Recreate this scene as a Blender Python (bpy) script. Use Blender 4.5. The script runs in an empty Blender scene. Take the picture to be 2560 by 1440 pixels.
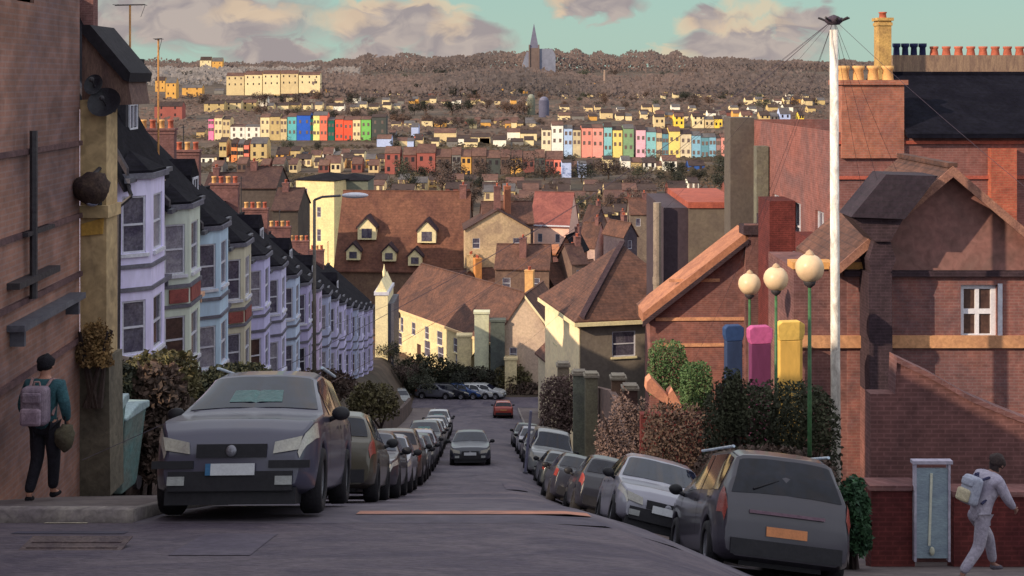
import bpy, math, random
from mathutils import Vector, Matrix, noise
random.seed(7)
C = bpy.context.scene.collection
F, HY = 3090.0, 200.0          # focal length in photograph pixels, horizon row
PI = math.pi
def R(a): return math.radians(a)
def P(px, py, d): return Vector(((px-1280)/F*d, d, -(py-HY)/F*d))
def PX(px, d): return (px-1280)/F*d
def PZ(py, d): return -(py-HY)/F*d
def lin(c):
    c = c/255.0
    return c/12.92 if c <= .04045 else ((c+.055)/1.055)**2.4
def rgb(t, k=1.0): return (min(1, lin(t[0])*k), min(1, lin(t[1])*k), min(1, lin(t[2])*k), 1)
def lerp(a, b, t): return a+(b-a)*t
def sm(a, b, x):
    t = max(0, min(1, (x-a)/(b-a))); return t*t*(3-2*t)

# ------------------------------------------------------------------ objects
def tag(o, label=None, cat=None, group=None, kind=None):
    if label: o['label'] = label
    if cat: o['category'] = cat
    if group: o['group'] = group
    if kind: o['kind'] = kind
    return o
def thing(name, label, cat, loc=(0, 0, 0), rotz=0, group=None):
    o = bpy.data.objects.new(name, None); C.objects.link(o)
    o.empty_display_size = .3
    o.location = loc; o.rotation_euler = (0, 0, rotz)
    return tag(o, label, cat, group)
def copy_tree(o, parent=None):
    c = o.copy(); C.objects.link(c); c.parent = parent
    for ch in list(o.children): copy_tree(ch, c)
    return c

class MB:
    def __init__(s): s.v = []; s.f = []
    def add(s, vs, fs):
        n = len(s.v); s.v += [tuple(v) for v in vs]; s.f += [tuple(i+n for i in f) for f in fs]; return s
    def box(s, x0, x1, y0, y1, z0, z1, M=None):
        vs = [Vector(p) for p in ((x0,y0,z0),(x1,y0,z0),(x1,y1,z0),(x0,y1,z0),(x0,y0,z1),(x1,y0,z1),(x1,y1,z1),(x0,y1,z1))]
        if M: vs = [M @ v for v in vs]
        return s.add(vs, [(3,2,1,0),(4,5,6,7),(0,1,5,4),(1,2,6,5),(2,3,7,6),(3,0,4,7)])
    def tube(s, p0, p1, r0, r1=None, n=8):
        p0, p1 = Vector(p0), Vector(p1); r1 = r0 if r1 is None else r1
        q = (p1-p0).to_track_quat('Z', 'Y'); vs = []
        for p, r in ((p0, r0), (p1, r1)):
            for i in range(n):
                a = 2*PI*i/n; vs.append(p + q @ Vector((r*math.cos(a), r*math.sin(a), 0)))
        fs = [(i, (i+1)%n, n+(i+1)%n, n+i) for i in range(n)]+[tuple(range(n-1, -1, -1)), tuple(range(n, 2*n))]
        return s.add(vs, fs)
    def path(s, pts, r, n=6):
        for a, b in zip(pts[:-1], pts[1:]): s.tube(a, b, r, n=n)
        return s
    def prism(s, pts, vec):
        pts = [Vector(p) for p in pts]; vec = Vector(vec); n = len(pts)
        return s.add(pts+[p+vec for p in pts], [tuple(range(n-1, -1, -1)), tuple(range(n, 2*n))]+[(i, (i+1)%n, n+(i+1)%n, n+i) for i in range(n)])
    def lathe(s, prof, c=(0, 0, 0), n=16, M=None):
        c = Vector(c); vs = []; k = len(prof)
        for i in range(n):
            a = 2*PI*i/n
            for r, z in prof:
                p = Vector((r*math.cos(a), r*math.sin(a), z))
                if M: p = M @ p
                vs.append(p+c)
        fs = [(i*k+j, ((i+1)%n)*k+j, ((i+1)%n)*k+j+1, i*k+j+1) for i in range(n) for j in range(k-1)]
        return s.add(vs, fs)
    def ball(s, c, r, sc=(1, 1, 1), n=14, wob=0):
        prof = [(math.sin(PI*j/10), -math.cos(PI*j/10)) for j in range(11)]
        b = MB().lathe([(max(x, .001), z) for x, z in prof], n=n)
        vs = []
        for v in b.v:
            v = Vector(v); k = r*(1+wob*noise.noise(v*1.7+Vector(c)))
            vs.append(Vector((v.x*sc[0]*k, v.y*sc[1]*k, v.z*sc[2]*k))+Vector(c))
        return s.add(vs, b.f)
    def facade(s, O, U, N, w, h, ops, rv=.14):
        O, U, N = Vector(O), Vector(U).normalized(), Vector(N).normalized(); Z = Vector((0, 0, 1))
        xs = sorted(set([0, w]+[x for o in ops for x in (o[0], o[1])])); zs = sorted(set([0, h]+[z for o in ops for z in (o[2], o[3])]))
        p = lambda x, z, q=0: O+U*x+Z*z-N*q
        for a, b in zip(xs[:-1], xs[1:]):
            for c, d in zip(zs[:-1], zs[1:]):
                mx, mz = (a+b)/2, (c+d)/2
                if any(o[0] < mx < o[1] and o[2] < mz < o[3] for o in ops): continue
                s.add([p(a, c), p(b, c), p(b, d), p(a, d)], [(0, 1, 2, 3)])
        for x0, x1, z0, z1 in [o[:4] for o in ops]:
            s.add([p(x0,z0),p(x1,z0),p(x1,z1),p(x0,z1),p(x0,z0,rv),p(x1,z0,rv),p(x1,z1,rv),p(x0,z1,rv)], [(0,1,5,4),(1,2,6,5),(2,3,7,6),(3,0,4,7)])
        return s
    def leaves(s, n, fn, size, stretch=1.6, up=0):
        for _ in range(n):
            c = fn()
            if c is None: continue
            a = Vector((random.gauss(0, 1), random.gauss(0, 1), random.gauss(0, 1)+up)).normalized()
            b = a.cross(Vector((random.gauss(0, 1), random.gauss(0, 1), random.gauss(0, 1)))).normalized()
            k = size*random.uniform(.6, 1.4); a = a*k*stretch; b = b*k
            s.add([c-a*.5, c+b*.4, c+a*.5, c-b*.4], [(0, 1, 2, 3)])
        return s
    def mesh(s, name, mat, smooth=False):
        me = bpy.data.meshes.new(name); me.from_pydata(s.v, [], s.f); me.update()
        if smooth:
            for p in me.polygons: p.use_smooth = True
        if mat: me.materials.append(mat)
        return me
    def build(s, name, mat, parent=None, smooth=False, bevel=0, loc=None):
        me = s.mesh(name, mat, smooth); o = bpy.data.objects.new(name, me); C.objects.link(o)
        if parent: o.parent = parent
        if loc is not None: o.location = loc
        if bevel:
            m = o.modifiers.new('b', 'BEVEL'); m.width = bevel; m.segments = 2; m.limit_method = 'ANGLE'
        return o

# ------------------------------------------------------------------ materials
MATS = {}
def pm(name, col, var=.22, scale=1.6, rough=.85, col2=None, brick=None, bump=.25, metal=0, spec=.3, coat=0, stretch=(1, 1, 1), k=1.0, emit=0):
    """procedural paint: base colour broken up by two noises (broad weathering, fine grain), optional courses"""
    if name in MATS: return MATS[name]
    m = bpy.data.materials.new(name); m.use_nodes = True; nt = m.node_tree; N = nt.nodes; L = nt.links
    b = N['Principled BSDF']; b.inputs['Roughness'].default_value = rough; b.inputs['Metallic'].default_value = metal
    b.inputs['Specular IOR Level'].default_value = spec; b.inputs['Coat Weight'].default_value = coat; b.inputs['Coat Roughness'].default_value = .08
    tc = N.new('ShaderNodeTexCoord'); geo = N.new('ShaderNodeNewGeometry')
    mp = N.new('ShaderNodeMapping'); mp.inputs['Scale'].default_value = stretch; L.new(geo.outputs['Position'], mp.inputs['Vector'])
    n1 = N.new('ShaderNodeTexNoise'); n1.inputs['Scale'].default_value = scale*.45; n1.inputs['Detail'].default_value = 5; n1.inputs['Roughness'].default_value = .65; n1.inputs['Distortion'].default_value = 1.2
    n2 = N.new('ShaderNodeTexNoise'); n2.inputs['Scale'].default_value = scale*5; n2.inputs['Detail'].default_value = 4; n2.inputs['Distortion'].default_value = .6
    L.new(mp.outputs[0], n1.inputs['Vector']); L.new(mp.outputs[0], n2.inputs['Vector'])
    base = rgb(col, k)
    c2 = rgb(col2, k) if col2 else (base[0]*(1-var*1.6), base[1]*(1-var*1.7), base[2]*(1-var*1.3), 1)
    cr = N.new('ShaderNodeValToRGB'); cr.color_ramp.elements[0].position = .36; cr.color_ramp.elements[1].position = .64
    cr.color_ramp.elements[0].color = c2; cr.color_ramp.elements[1].color = base
    L.new(n1.outputs['Fac'], cr.inputs[0]); out = cr.outputs[0]
    mr = N.new('ShaderNodeMapRange'); mr.inputs[1].default_value = .3; mr.inputs[2].default_value = .7; mr.inputs[3].default_value = 1-var; mr.inputs[4].default_value = 1+var
    L.new(n2.outputs['Fac'], mr.inputs[0])
    hsv = N.new('ShaderNodeHueSaturation'); L.new(out, hsv.inputs['Color']); L.new(mr.outputs[0], hsv.inputs['Value']); out = hsv.outputs[0]
    h = n2.outputs['Fac']
    if brick:
        bw, bh, mort = brick[:3]; mc = brick[3] if len(brick) > 3 else (150, 135, 130)
        sx = N.new('ShaderNodeSeparateXYZ'); L.new(tc.outputs['Object'], sx.inputs[0])
        ad = N.new('ShaderNodeMath'); L.new(sx.outputs[0], ad.inputs[0]); L.new(sx.outputs[1], ad.inputs[1])
        cx = N.new('ShaderNodeCombineXYZ'); L.new(ad.outputs[0], cx.inputs[0]); L.new(sx.outputs[2], cx.inputs[1])
        bt = N.new('ShaderNodeTexBrick'); bt.inputs['Scale'].default_value = 1; bt.inputs['Brick Width'].default_value = bw; bt.inputs['Row Height'].default_value = bh
        bt.inputs['Mortar Size'].default_value = mort; bt.inputs['Color1'].default_value = (.72, .72, .72, 1); bt.inputs['Color2'].default_value = (1.12, 1.1, 1.08, 1)
        mcl = rgb(mc); bt.inputs['Mortar'].default_value = tuple(min(2, mcl[i]/max(.02, base[i])) for i in range(3))+(1,)
        L.new(cx.outputs[0], bt.inputs['Vector'])
        mx = N.new('ShaderNodeMix'); mx.data_type = 'RGBA'; mx.blend_type = 'MULTIPLY'; mx.inputs[0].default_value = .34
        L.new(out, mx.inputs[6]); L.new(bt.outputs['Color'], mx.inputs[7]); out = mx.outputs[2]; h = bt.outputs['Fac']
    L.new(out, b.inputs['Base Color'])
    if bump:
        bp = N.new('ShaderNodeBump'); bp.inputs['Strength'].default_value = bump; bp.inputs['Distance'].default_value = .03; bp.invert = bool(brick)
        L.new(h, bp.inputs['Height']); L.new(bp.outputs[0], b.inputs['Normal'])
    if emit:
        b.inputs['Emission Color'].default_value = base; b.inputs['Emission Strength'].default_value = emit
    MATS[name] = m; return m
BR = (.225, .075, .012); SL = (.22, .13, .012, (40, 40, 45))
def glass(name='window glass', c=(104, 100, 112), rough=.12): return pm(name, c, .35, 2.5, rough, bump=.05, spec=.6)
GL = glass(); NET = pm('net curtain behind glass', (150, 146, 154), .25, 3, .35, bump=.1); GLD = pm('dark window glass', (48, 44, 54), .3, 2.5, .12, bump=0, spec=.6); GLB = glass('warm window glass', (88, 66, 58), .3)
white = pm('white joinery paint', (205, 205, 215), .12, 3, .6)
grime = pm('dirty trim', (120, 112, 115), .2, 3)
slate = pm('blue black slate', (32, 30, 36), .35, 1.2, .9, spec=.1, brick=SL)
tile = pm('brown red tile', (108, 74, 62), .3, .8, .85, col2=(78, 56, 52), brick=SL)
tile_d = pm('dark brown tile', (84, 60, 54), .3, .8, .85, brick=SL)
brick_r = pm('red brick', (142, 90, 82), .22, 1.0, .9, col2=(108, 76, 78), brick=BR)
brick_m = pm('mauve brick', (124, 84, 80), .25, .9, .9, col2=(96, 66, 68), brick=BR)
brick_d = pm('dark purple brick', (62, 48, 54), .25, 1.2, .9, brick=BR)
brick_dr = pm('dark red brick', (98, 46, 44), .25, 1.2, .9, brick=BR)
brick_l = pm('left brown brick', (158, 114, 98), .28, .5, .9, col2=(112, 86, 84), brick=BR)
ochre = pm('ochre render', (184, 158, 120), .25, 1.3, .9, col2=(146, 124, 96))
cream = pm('cream render', (222, 204, 158), .14, 1.0, .9)
creamlit = pm('pale cream paint', (238, 224, 178), .12, 1.2, .9)
peach = pm('peach sun glint', (222, 176, 146), .12, 2, .8)  # peach tone of sunlight glints put into the colour
lead = pm('lead grey', (92, 92, 100), .2, 2, .6)
pipe = pm('cast iron pipe', (60, 56, 60), .2, 3, .6)
potred = pm('terracotta pot', (180, 98, 76), .2, 4, .8)
potcream = pm('buff pot', (220, 170, 110), .15, 4, .8)
potblue = pm('blue black pot', (34, 40, 82), .2, 4, .7)

# ------------------------------------------------------------------ terrain
HT = [(-30,-.6),(0,1.6),(9.5,3.8),(13,4.65),(15,5.2),(20,6.85),(25,8.5),(32,10.7),(43,13.9),(54,16.8),(80,23.2),(100,27.9),(115,31.0),(125,32.2),(150,33),(300,33),(400,32),(500,31),(600,27),(800,20),(1000,13),(1300,0),(1700,-15),(2400,-24),(4000,-10),(9000,60)]
def hprof(y):
    if y <= HT[0][0]: return HT[0][1]
    for (a, b), (c, d) in zip(HT[:-1], HT[1:]):
        if y <= c: return lerp(b, d, (y-a)/(c-a))
    return HT[-1][1]
def hs(y): r = 1.2+abs(y)*.03; return (hprof(y-r)+hprof(y)*2+hprof(y+r))/4
def cross(y): return 1.1*sm(6, 12.5, y)*(1-.6*sm(35, 70, y))*(1-sm(90, 115, y))
def U2X(u, y): return u-.031*y
def road_z(x, y):
    u = x+.031*y
    return -(hs(y)+cross(y)*sm(1.0, 4.6, u))
def H(x, y):
    u = x+.031*y; z = road_z(x, y)
    z += 3.7*sm(-5.8, -9.6, -abs(u) if u < 0 else 5)*sm(19, 30, y)*(1-sm(125, 150, y)) if u < 0 else 0
    if y > 900: z += 10*noise.noise(Vector((x/500, y/600, 0)))*sm(900, 1600, y)
    return z
def structure(name, mb, mat): return tag(mb.build(name, mat, smooth=True), kind='structure')
def grid(xs, ys, fz):
    m = MB(); n = len(xs)
    m.v = [(fx(x, y), y, fz(fx(x, y), y)) for y in ys for x in xs]
    m.f = [(j*n+i, j*n+i+1, (j+1)*n+i+1, (j+1)*n+i) for j in range(len(ys)-1) for i in range(n-1)]
    return m
fx = lambda x, y: x-.031*y
earth = pm('earth and rough grass', (92, 76, 66), .35, .12, .95, col2=(62, 56, 48))
xs = [-4000,-2500,-1500,-1000,-700,-500,-350,-240,-160,-110,-75,-50,-35,-25,-18]+[-14+.5*i for i in range(21)]+[-3.4+i*.8 for i in range(12)]+[7,8,9,10,12,15,20,28,40,60,90,130,190,280,400,600,900,1300,2000,4000]
ys = [-60,-30,-15,-8,-4,0,3]+[5+i*.75 for i in range(54)]+[46+i*2 for i in range(45)]+[138,145,155,170,190,220,260,300,350,400,450,500,560,620,700,800,900,1000,1150,1300,1500,1700,2000,2400,3000,4000,6000,9000]
structure('ground', grid(sorted(xs), ys, lambda x, y: H(x, y)-(.14 if y < 126 and -5.7 < x+.031*y < 8 else .14 if y < 13 else .03)), earth)
def kr(y): return lerp(4.95, 4.15, sm(18, 24, y))
asph = pm('worn asphalt', (98, 90, 98), .2, .8, .8, col2=(68, 62, 76), bump=.35, stretch=(1, .6, 1))
asph2 = pm('patched asphalt', (90, 80, 88), .24, 3.0, .75, col2=(66, 58, 72), bump=.6, stretch=(.7, 1.1, 1))
pave = pm('paving slabs', (112, 102, 100), .2, 1.2, .9, brick=(.6, .6, .02, (70, 66, 70)))
kerbm = pm('granite kerb', (140, 132, 126), .25, 3, .8)
def strip(name, u0, u1, ys, mat, up, nu=8):
    m = MB()
    for y in ys:
        a = u0(y) if callable(u0) else u0; b = u1(y) if callable(u1) else u1
        for i in range(nu+1):
            u = lerp(a, b, i/nu); x = U2X(u, y); m.v.append((x, y, road_z(x, y)+up))
    n = nu+1
    m.f = [(j*n+i, j*n+i+1, (j+1)*n+i+1, (j+1)*n+i) for j in range(len(ys)-1) for i in range(nu)]
    return structure(name, m, mat)
yr = [13+.25*i for i in range(44)]+[24+.75*i for i in range(25)]+[43+2*i for i in range(42)]
strip('street_road', -3.6, lambda y: kr(y), [y for y in yr if y <= 117]+[118], asph, .004, 12)
strip('junction_road', -60, 60, [-20,-10,-5,0,2,4]+[5+.25*i for i in range(33)], asph2, .002, 160)
strip('cross_road', -90, 70, [118+.5*i for i in range(15)], asph, .02, 40)
def kerb_pave(nm, ua, ub, y0, y1):
    yy = [y for y in yr if y0 < y < y1]; yy = [y0]+yy+[y1]
    strip(nm, ua, ub, yy, pave, .125, 5)
    m = MB()
    ku = ua if nm == 'right_pavement' else ub
    for a, b in zip(yy[:-1], yy[1:]):
        vs = []
        for y in (a, b):
            u = ku(y) if callable(ku) else ku
            s = -1 if nm == 'right_pavement' else 1
            for du, up in ((0, -.02), (0, .13), (-s*.14, .13)):
                x = U2X(u+du+s*.0, y); vs.append((x, y, road_z(x, y)+up+.003))
        m.add(vs, [(0, 3, 4, 1), (1, 4, 5, 2)])
    ue = (-40, -3.6) if nm == 'left_pavement' else (4.95, 40)
    n = 40
    for i in range(n):
        a, b = lerp(ue[0], ue[1], i/n), lerp(ue[0], ue[1], (i+1)/n); vs = []
        for u in (a, b):
            x = U2X(u, y0); z = road_z(x, y0)
            vs += [(x, y0-.01, z-.02), (x, y0-.01, z+.133), (x, y0+.13, z+.131)]
        m.add(vs, [(0, 3, 4, 1), (1, 4, 5, 2)])
    structure(nm.replace('pavement', 'kerb'), m, kerbm)
kerb_pave('left_pavement', -5.75, -3.6, 13.1, 117)
kerb_pave('right_pavement', lambda y: kr(y), 7.9, 13.1, 117)
strip('left_forecourt', -40, -5.75, [13.1, 14, 15, 16, 17, 18, 19, 20], pave, .122, 20)
strip('right_forecourt', 7.9, 40, [13.1, 14, 15, 16, 17, 18, 19, 20], pave, .122, 20)
# warm band of sunlight painted as road colour, and ironwork
sunlit_road = pm('pinkish sunlit road band', (190, 128, 104), .3, 3, .8, col2=(124, 98, 96), stretch=(.3, 1, 1))  # pink tone is sunlight on the crest put into the colour
strip('sunlit_band', -1.35, 1.35, [14.15, 14.3, 14.5, 14.75], sunlit_road, .012, 10)
patch = pm('dark tar patch', (66, 62, 78), .2, 1, .7, stretch=(.3, 1, 1))
patch2 = pm('faded tar patch', (88, 80, 92), .2, 2, .75)
strip('tar_patch', -2.6, -1.9, [10.5+.25*i for i in range(7)], patch2, .008, 6); strip('tar_patch', .9, 1.5, [34+.75*i for i in range(8)], patch2, .016, 6)
for k, (u0, u1, a, b) in enumerate(((-4.5, -3.4, 12.0, 12.2),)):
    strip('tar_patch', u0, u1, [a, (a+b)/2, b], patch, .008, 8)
line = pm('worn white line paint', (196, 186, 160), .3, 6, .7)
strip('road_marking', -4.5, -4.05, [12.93, 12.99], line, .010, 2)

# ------------------------------------------------------------------ windows, chimneys, houses
def window(parent, O, U, N, x0, x1, z0, z1, fm=white, gm=GL, rv=.1, bars=(1, 1), fw=.06, sill=None, far=False, label=None):
    O, U, N = Vector(O), Vector(U).normalized(), Vector(N).normalized(); Z = Vector((0, 0, 1))
    M = Matrix((( U.x, -N.x, 0, O.x), (U.y, -N.y, 0, O.y), (0, 0, 1, O.z), (0, 0, 0, 1)))
    m = MB()
    if far:
        m.box(x0, x1, -.06, .02, z0, z1, M); w = m.build('window', gm, parent); return w
    q0, q1 = rv-.06, rv
    m.box(x0, x1, q0, q1, z0, z0+fw, M).box(x0, x1, q0, q1, z1-fw, z1, M).box(x0, x0+fw, q0, q1, z0+fw, z1-fw, M).box(x1-fw, x1, q0, q1, z0+fw, z1-fw, M)
    for i in range(1, bars[0]+1):
        x = lerp(x0, x1, i/(bars[0]+1)); m.box(x-fw*.4, x+fw*.4, q0+.01, q1-.005, z0+fw, z1-fw, M)
    for i in range(1, bars[1]+1):
        z = lerp(z0, z1, i/(bars[1]+1)); m.box(x0+fw, x1-fw, q0+.005, q1-.01, z-fw*.5, z+fw*.5, M)
    w = m.build('window', fm, parent)
    if label: w['label'] = label
    MB().box(x0+fw*.6, x1-fw*.6, q1-.01, q1+.01, z0+fw*.6, z1-fw*.6, M).build('pane', gm, w)
    if sill: MB().box(x0-.08, x1+.08, -.09, .03, z0-.11, z0-.005, M).build('sill', sill, w)
    return w
def chimney(parent, x, y, z0, z1, w, d, mat, pots=3, pm_=potred, axis='y', ph=.38, cap=True, name='chimney'):
    m = MB().box(x-w/2, x+w/2, y-d/2, y+d/2, z0, z1)
    if cap: m.box(x-w/2-.06, x+w/2+.06, y-d/2-.06, y+d/2+.06, z1, z1+.1).box(x-w/2-.03, x+w/2+.03, y-d/2-.03, y+d/2+.03, z1-.16, z1-.06)
    c = m.build(name, mat, parent)
    for i in range(pots):
        t = (i+.5)/pots
        px, py = (x, lerp(y-d/2, y+d/2, t)) if axis == 'y' else (lerp(x-w/2, x+w/2, t), y)
        MB().lathe([(.13, 0), (.11, ph*.75), (.14, ph*.8), (.14, ph), (.08, ph), (.08, ph-.1)], (px, py, z1+(.1 if cap else 0)), 10).build('chimney_pot', pm_ if not isinstance(pm_, list) else pm_[i % len(pm_)], c, True)
    return c
def roof_mb(w, d, h, rh, ridge, ov=.25, th=.14):
    m = MB()
    if ridge == 'x':
        for s in (0, 1):
            e = (-ov, h-ov*rh/(d/2)) if s == 0 else (d+ov, h-ov*rh/(d/2))
            a = [(-ov*.5, e[0], e[1]), (w+ov*.5, e[0], e[1]), (w+ov*.5, d/2, h+rh), (-ov*.5, d/2, h+rh)]
            m.prism(a if s == 0 else a[::-1], (0, 0, th))
        m.box(-ov*.5, w+ov*.5, d/2-.12, d/2+.12, h+rh+th-.05, h+rh+th+.06)
    elif ridge == 'y':
        for s in (0, 1):
            e = (-ov, h-ov*rh/(w/2)) if s == 0 else (w+ov, h-ov*rh/(w/2))
            a = [(e[0], -ov, e[1]), (w/2, -ov, h+rh), (w/2, d+ov, h+rh), (e[0], d+ov, e[1])]
            m.prism(a if s == 0 else a[::-1], (0, 0, th))
        m.box(w/2-.12, w/2+.12, -ov, d+ov, h+rh+th-.05, h+rh+th+.06)
    elif ridge == 'hip':
        k = min(w, d)/2
        if w >= d: r0, r1 = (k, d/2), (w-k, d/2)
        else: r0, r1 = (w/2, k), (w/2, d-k)
        e = ov; b = [(-e, -e, h), (w+e, -e, h), (w+e, d+e, h), (-e, d+e, h)]
        t = [(r0[0], r0[1], h+rh), (r1[0]+.01, r1[1]+.01, h+rh)]
        vs = b+t+[(p[0], p[1], p[2]-.12) for p in b]
        f = [(0,1,5,4),(1,2,5),(2,3,4,5),(3,0,4)] if w >= d else [(0,1,4),(1,2,5,4),(2,3,5),(3,0,4,5)]
        m.add(vs, f+[(9,8,7,6)]+[(6,7,1,0),(7,8,2,1),(8,9,3,2),(9,6,0,3)])
    return m
def house(name, label, cat, loc, rot, w, d, h, rh, ridge='x', wall=cream, roof=tile, wins=(), door=None, chims=(), found=3, group=None, fm=white, gm=GL, bars=(0, 1), far=False, sill=None, ov=.25, left_wins=(), side=None, gable=None):
    t = thing(name, label, cat, loc, rot, group)
    m = MB(); ops = [] if far else list(wins)+([door[:4]] if door else [])
    Z = (0, 0, 0)
    ops2 = [(a, b, c+found, e+found) for a, b, c, e in [o[:4] for o in ops]]
    m.facade((0, 0, -found), (1, 0, 0), (0, -1, 0), w, h+found, ops2)
    lo = [] if far else [(d-b, d-a, c+found, e+found) for a, b, c, e in left_wins]
    m.facade((0, d, -found), (0, -1, 0), (-1, 0, 0), d, h+found, lo)
    m.add([(w, 0, -found), (w, d, -found), (w, d, h), (w, 0, h)], [(0, 1, 2, 3)])
    m.add([(w, d, -found), (0, d, -found), (0, d, h), (w, d, h)], [(0, 1, 2, 3)])
    if ridge == 'x': m.add([(0, 0, h), (0, d, h), (0, d/2, h+rh), (w, 0, h), (w, d, h), (w, d/2, h+rh)], [(0, 2, 1), (3, 4, 5)])
    if ridge == 'y' and not gable: m.add([(0, 0, h), (w, 0, h), (w/2, 0, h+rh), (0, d, h), (w, d, h), (w/2, d, h+rh)], [(0, 1, 2), (3, 5, 4)])
    if ridge == 'y' and gable:
        m.add([(0, d, h), (w, d, h), (w/2, d, h+rh)], [(0, 2, 1)])
        MB().add([(0, -.03, h), (w, -.03, h), (w/2, -.03, h+rh)], [(0, 1, 2)]).build('gable', gable, t)
    m.build('wall', wall, t)
    roof_mb(w, d, h, rh, ridge, ov).build('roof', roof, t)
    for o in wins: window(t, (0, 0, 0), (1, 0, 0), (0, -1, 0), *o[:4], fm=fm, gm=gm, bars=bars, far=far, sill=sill)
    for a, b, c, e in left_wins: window(t, (0, d, 0), (0, -1, 0), (-1, 0, 0), d-b, d-a, c, e, fm=fm, gm=gm, bars=bars, far=far, sill=sill)
    if door:
        x0, x1, z0, z1, dm = door
        if far: MB().box(x0, x1, -.08, .02, z0, z1).build('door', dm, t)
        else:
            dd = MB().box(x0, x1, .07, .13, z0, z1).box(x0+.12, x1-.12, .055, .075, z0+.2, z0+.85).box(x0+.12, x1-.12, .055, .075, z0+1.0, z1-.2).build('door', dm, t, bevel=.01)
            MB().ball((x1-.1, .03, z0+1.0), .035, n=8).build('handle', lead, dd, True)
    for c in chims: chimney(t, *c)
    return t

# ------------------------------------------------------------------ world, sun, camera
sun_dir = Vector((-.80, -.50, .43)).normalized()        # towards the sun
elev = math.asin(sun_dir.z); az = math.atan2(sun_dir.x, sun_dir.y)
W = bpy.data.worlds.new('World'); bpy.context.scene.world = W; W.use_nodes = True
nt = W.node_tree; N = nt.nodes; L = nt.links; N.clear()
def nd(t, **k):
    n = N.new(t)
    for a, b in k.items(): setattr(n, a, b)
    return n
def mth(op, a, b=None, c=None, cl=False):
    n = nd('ShaderNodeMath', operation=op); n.use_clamp = cl
    for i, v in enumerate((a, b, c)):
        if v is None: continue
        if isinstance(v, (int, float)): n.inputs[i].default_value = v
        else: L.new(v, n.inputs[i])
    return n.outputs[0]
def mixc(f, a, b):
    n = nd('ShaderNodeMix', data_type='RGBA')
    if isinstance(f, (int, float)): n.inputs[0].default_value = f
    else: L.new(f, n.inputs[0])
    for i, v in ((6, a), (7, b)):
        if isinstance(v, tuple): n.inputs[i].default_value = v
        else: L.new(v, n.inputs[i])
    return n.outputs[2]
sky = nd('ShaderNodeTexSky', sky_type='NISHITA'); sky.sun_disc = False; sky.sun_elevation = elev; sky.sun_rotation = az; sky.dust_density = 1.5; sky.ozone_density = 2.0
tc = nd('ShaderNodeTexCoord'); sp = nd('ShaderNodeSeparateXYZ'); L.new(tc.outputs['Generated'], sp.inputs[0])
skyk = nd('ShaderNodeVectorMath', operation='SCALE'); L.new(sky.outputs[0], skyk.inputs[0]); skyk.inputs['Scale'].default_value = .10
ramp = nd('ShaderNodeValToRGB'); L.new(sp.outputs[2], ramp.inputs[0]); e = ramp.color_ramp.elements
e[0].position = 0; e[0].color = rgb((182, 210, 196)); e[1].position = 1; e[1].color = (1.2, 1.24, 1.34, 1)
x = ramp.color_ramp.elements.new(.07); x.color = rgb((170, 204, 192)); x = ramp.color_ramp.elements.new(.13); x.color = (1.0, 1.06, 1.14, 1); x = ramp.color_ramp.elements.new(.3); x.color = (1.05, 1.12, 1.2, 1)
base = mixc(.82, skyk.outputs[0], ramp.outputs[0])
# clouds: soft lumps placed by bearing and height, torn by noise
nz = nd('ShaderNodeTexNoise'); nz.inputs['Scale'].default_value = 9; nz.inputs['Detail'].default_value = 7; nz.inputs['Roughness'].default_value = .6; nz.inputs['Distortion'].default_value = .5
mpn = nd('ShaderNodeMapping'); mpn.inputs['Scale'].default_value = (1, 1, 1.7); L.new(tc.outputs['Generated'], mpn.inputs['Vector']); L.new(mpn.outputs[0], nz.inputs['Vector'])
nz2 = nd('ShaderNodeTexNoise'); nz2.inputs['Scale'].default_value = 32; nz2.inputs['Detail'].default_value = 6; nz2.inputs['Distortion'].default_value = 1.0; L.new(mpn.outputs[0], nz2.inputs['Vector'])
azm = mth('ARCTAN2', sp.outputs[0], sp.outputs[1])
bx_ = mth('ADD', azm, mth('MULTIPLY', mth('SUBTRACT', nz.outputs['Fac'], .5), .10))
bz_ = mth('ADD', sp.outputs[2], mth('MULTIPLY', mth('SUBTRACT', nz2.outputs['Fac'], .5), .035))
def lump(px, py, rx, ry):
    a = mth('DIVIDE', mth('SUBTRACT', bx_, (px-1280)/F), rx/F); b = mth('DIVIDE', mth('SUBTRACT', bz_, -(py-HY)/F), ry/F)
    return mth('SUBTRACT', 1.25, mth('SQRT', mth('ADD', mth('MULTIPLY', a, a), mth('MULTIPLY', b, b))))
def union(ls):
    o = ls[0]
    for l in ls[1:]: o = mth('MAXIMUM', o, l)
    return o
def soft(v, k=3.2): return mth('MULTIPLY', v, k, cl=True)
grey = union([lump(*a) for a in ((520,50,280,75),(680,140,130,50),(960,60,150,60),(1130,110,130,60),(930,130,80,40),(1480,15,110,28),(1860,120,170,55),(1800,50,80,30),(1990,60,60,40),(280,90,60,60),(2600,-250,400,120),(400,-200,700,90),(1500,-260,500,80))])
creamy = union([lump(*a) for a in ((1100,55,55,40),(860,50,70,32),(1060,12,110,16),(1900,30,60,28),(1880,65,95,18),(1730,65,45,20),(1660,140,80,22),(1400,15,40,20),(900,10,60,18),(650,35,130,22),(450,-280,500,40),(2400,-380,500,40))])
gen = mth('MULTIPLY', mth('SUBTRACT', nz.outputs['Fac'], .52), 6, cl=True)
high = mth('MULTIPLY', gen, mth('MULTIPLY', mth('SUBTRACT', sp.outputs[2], .16), 8, cl=True))
gcol = mixc(soft(mth('SUBTRACT', nz2.outputs['Fac'], .42), 5), rgb((160, 142, 146)), rgb((190, 170, 164)))
c1 = mixc(mth('MULTIPLY', soft(grey, 1.9), .85), base, gcol)
c2 = mixc(mth('MULTIPLY', soft(creamy, 1.3), .68), c1, rgb((228, 202, 170)))
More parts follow.
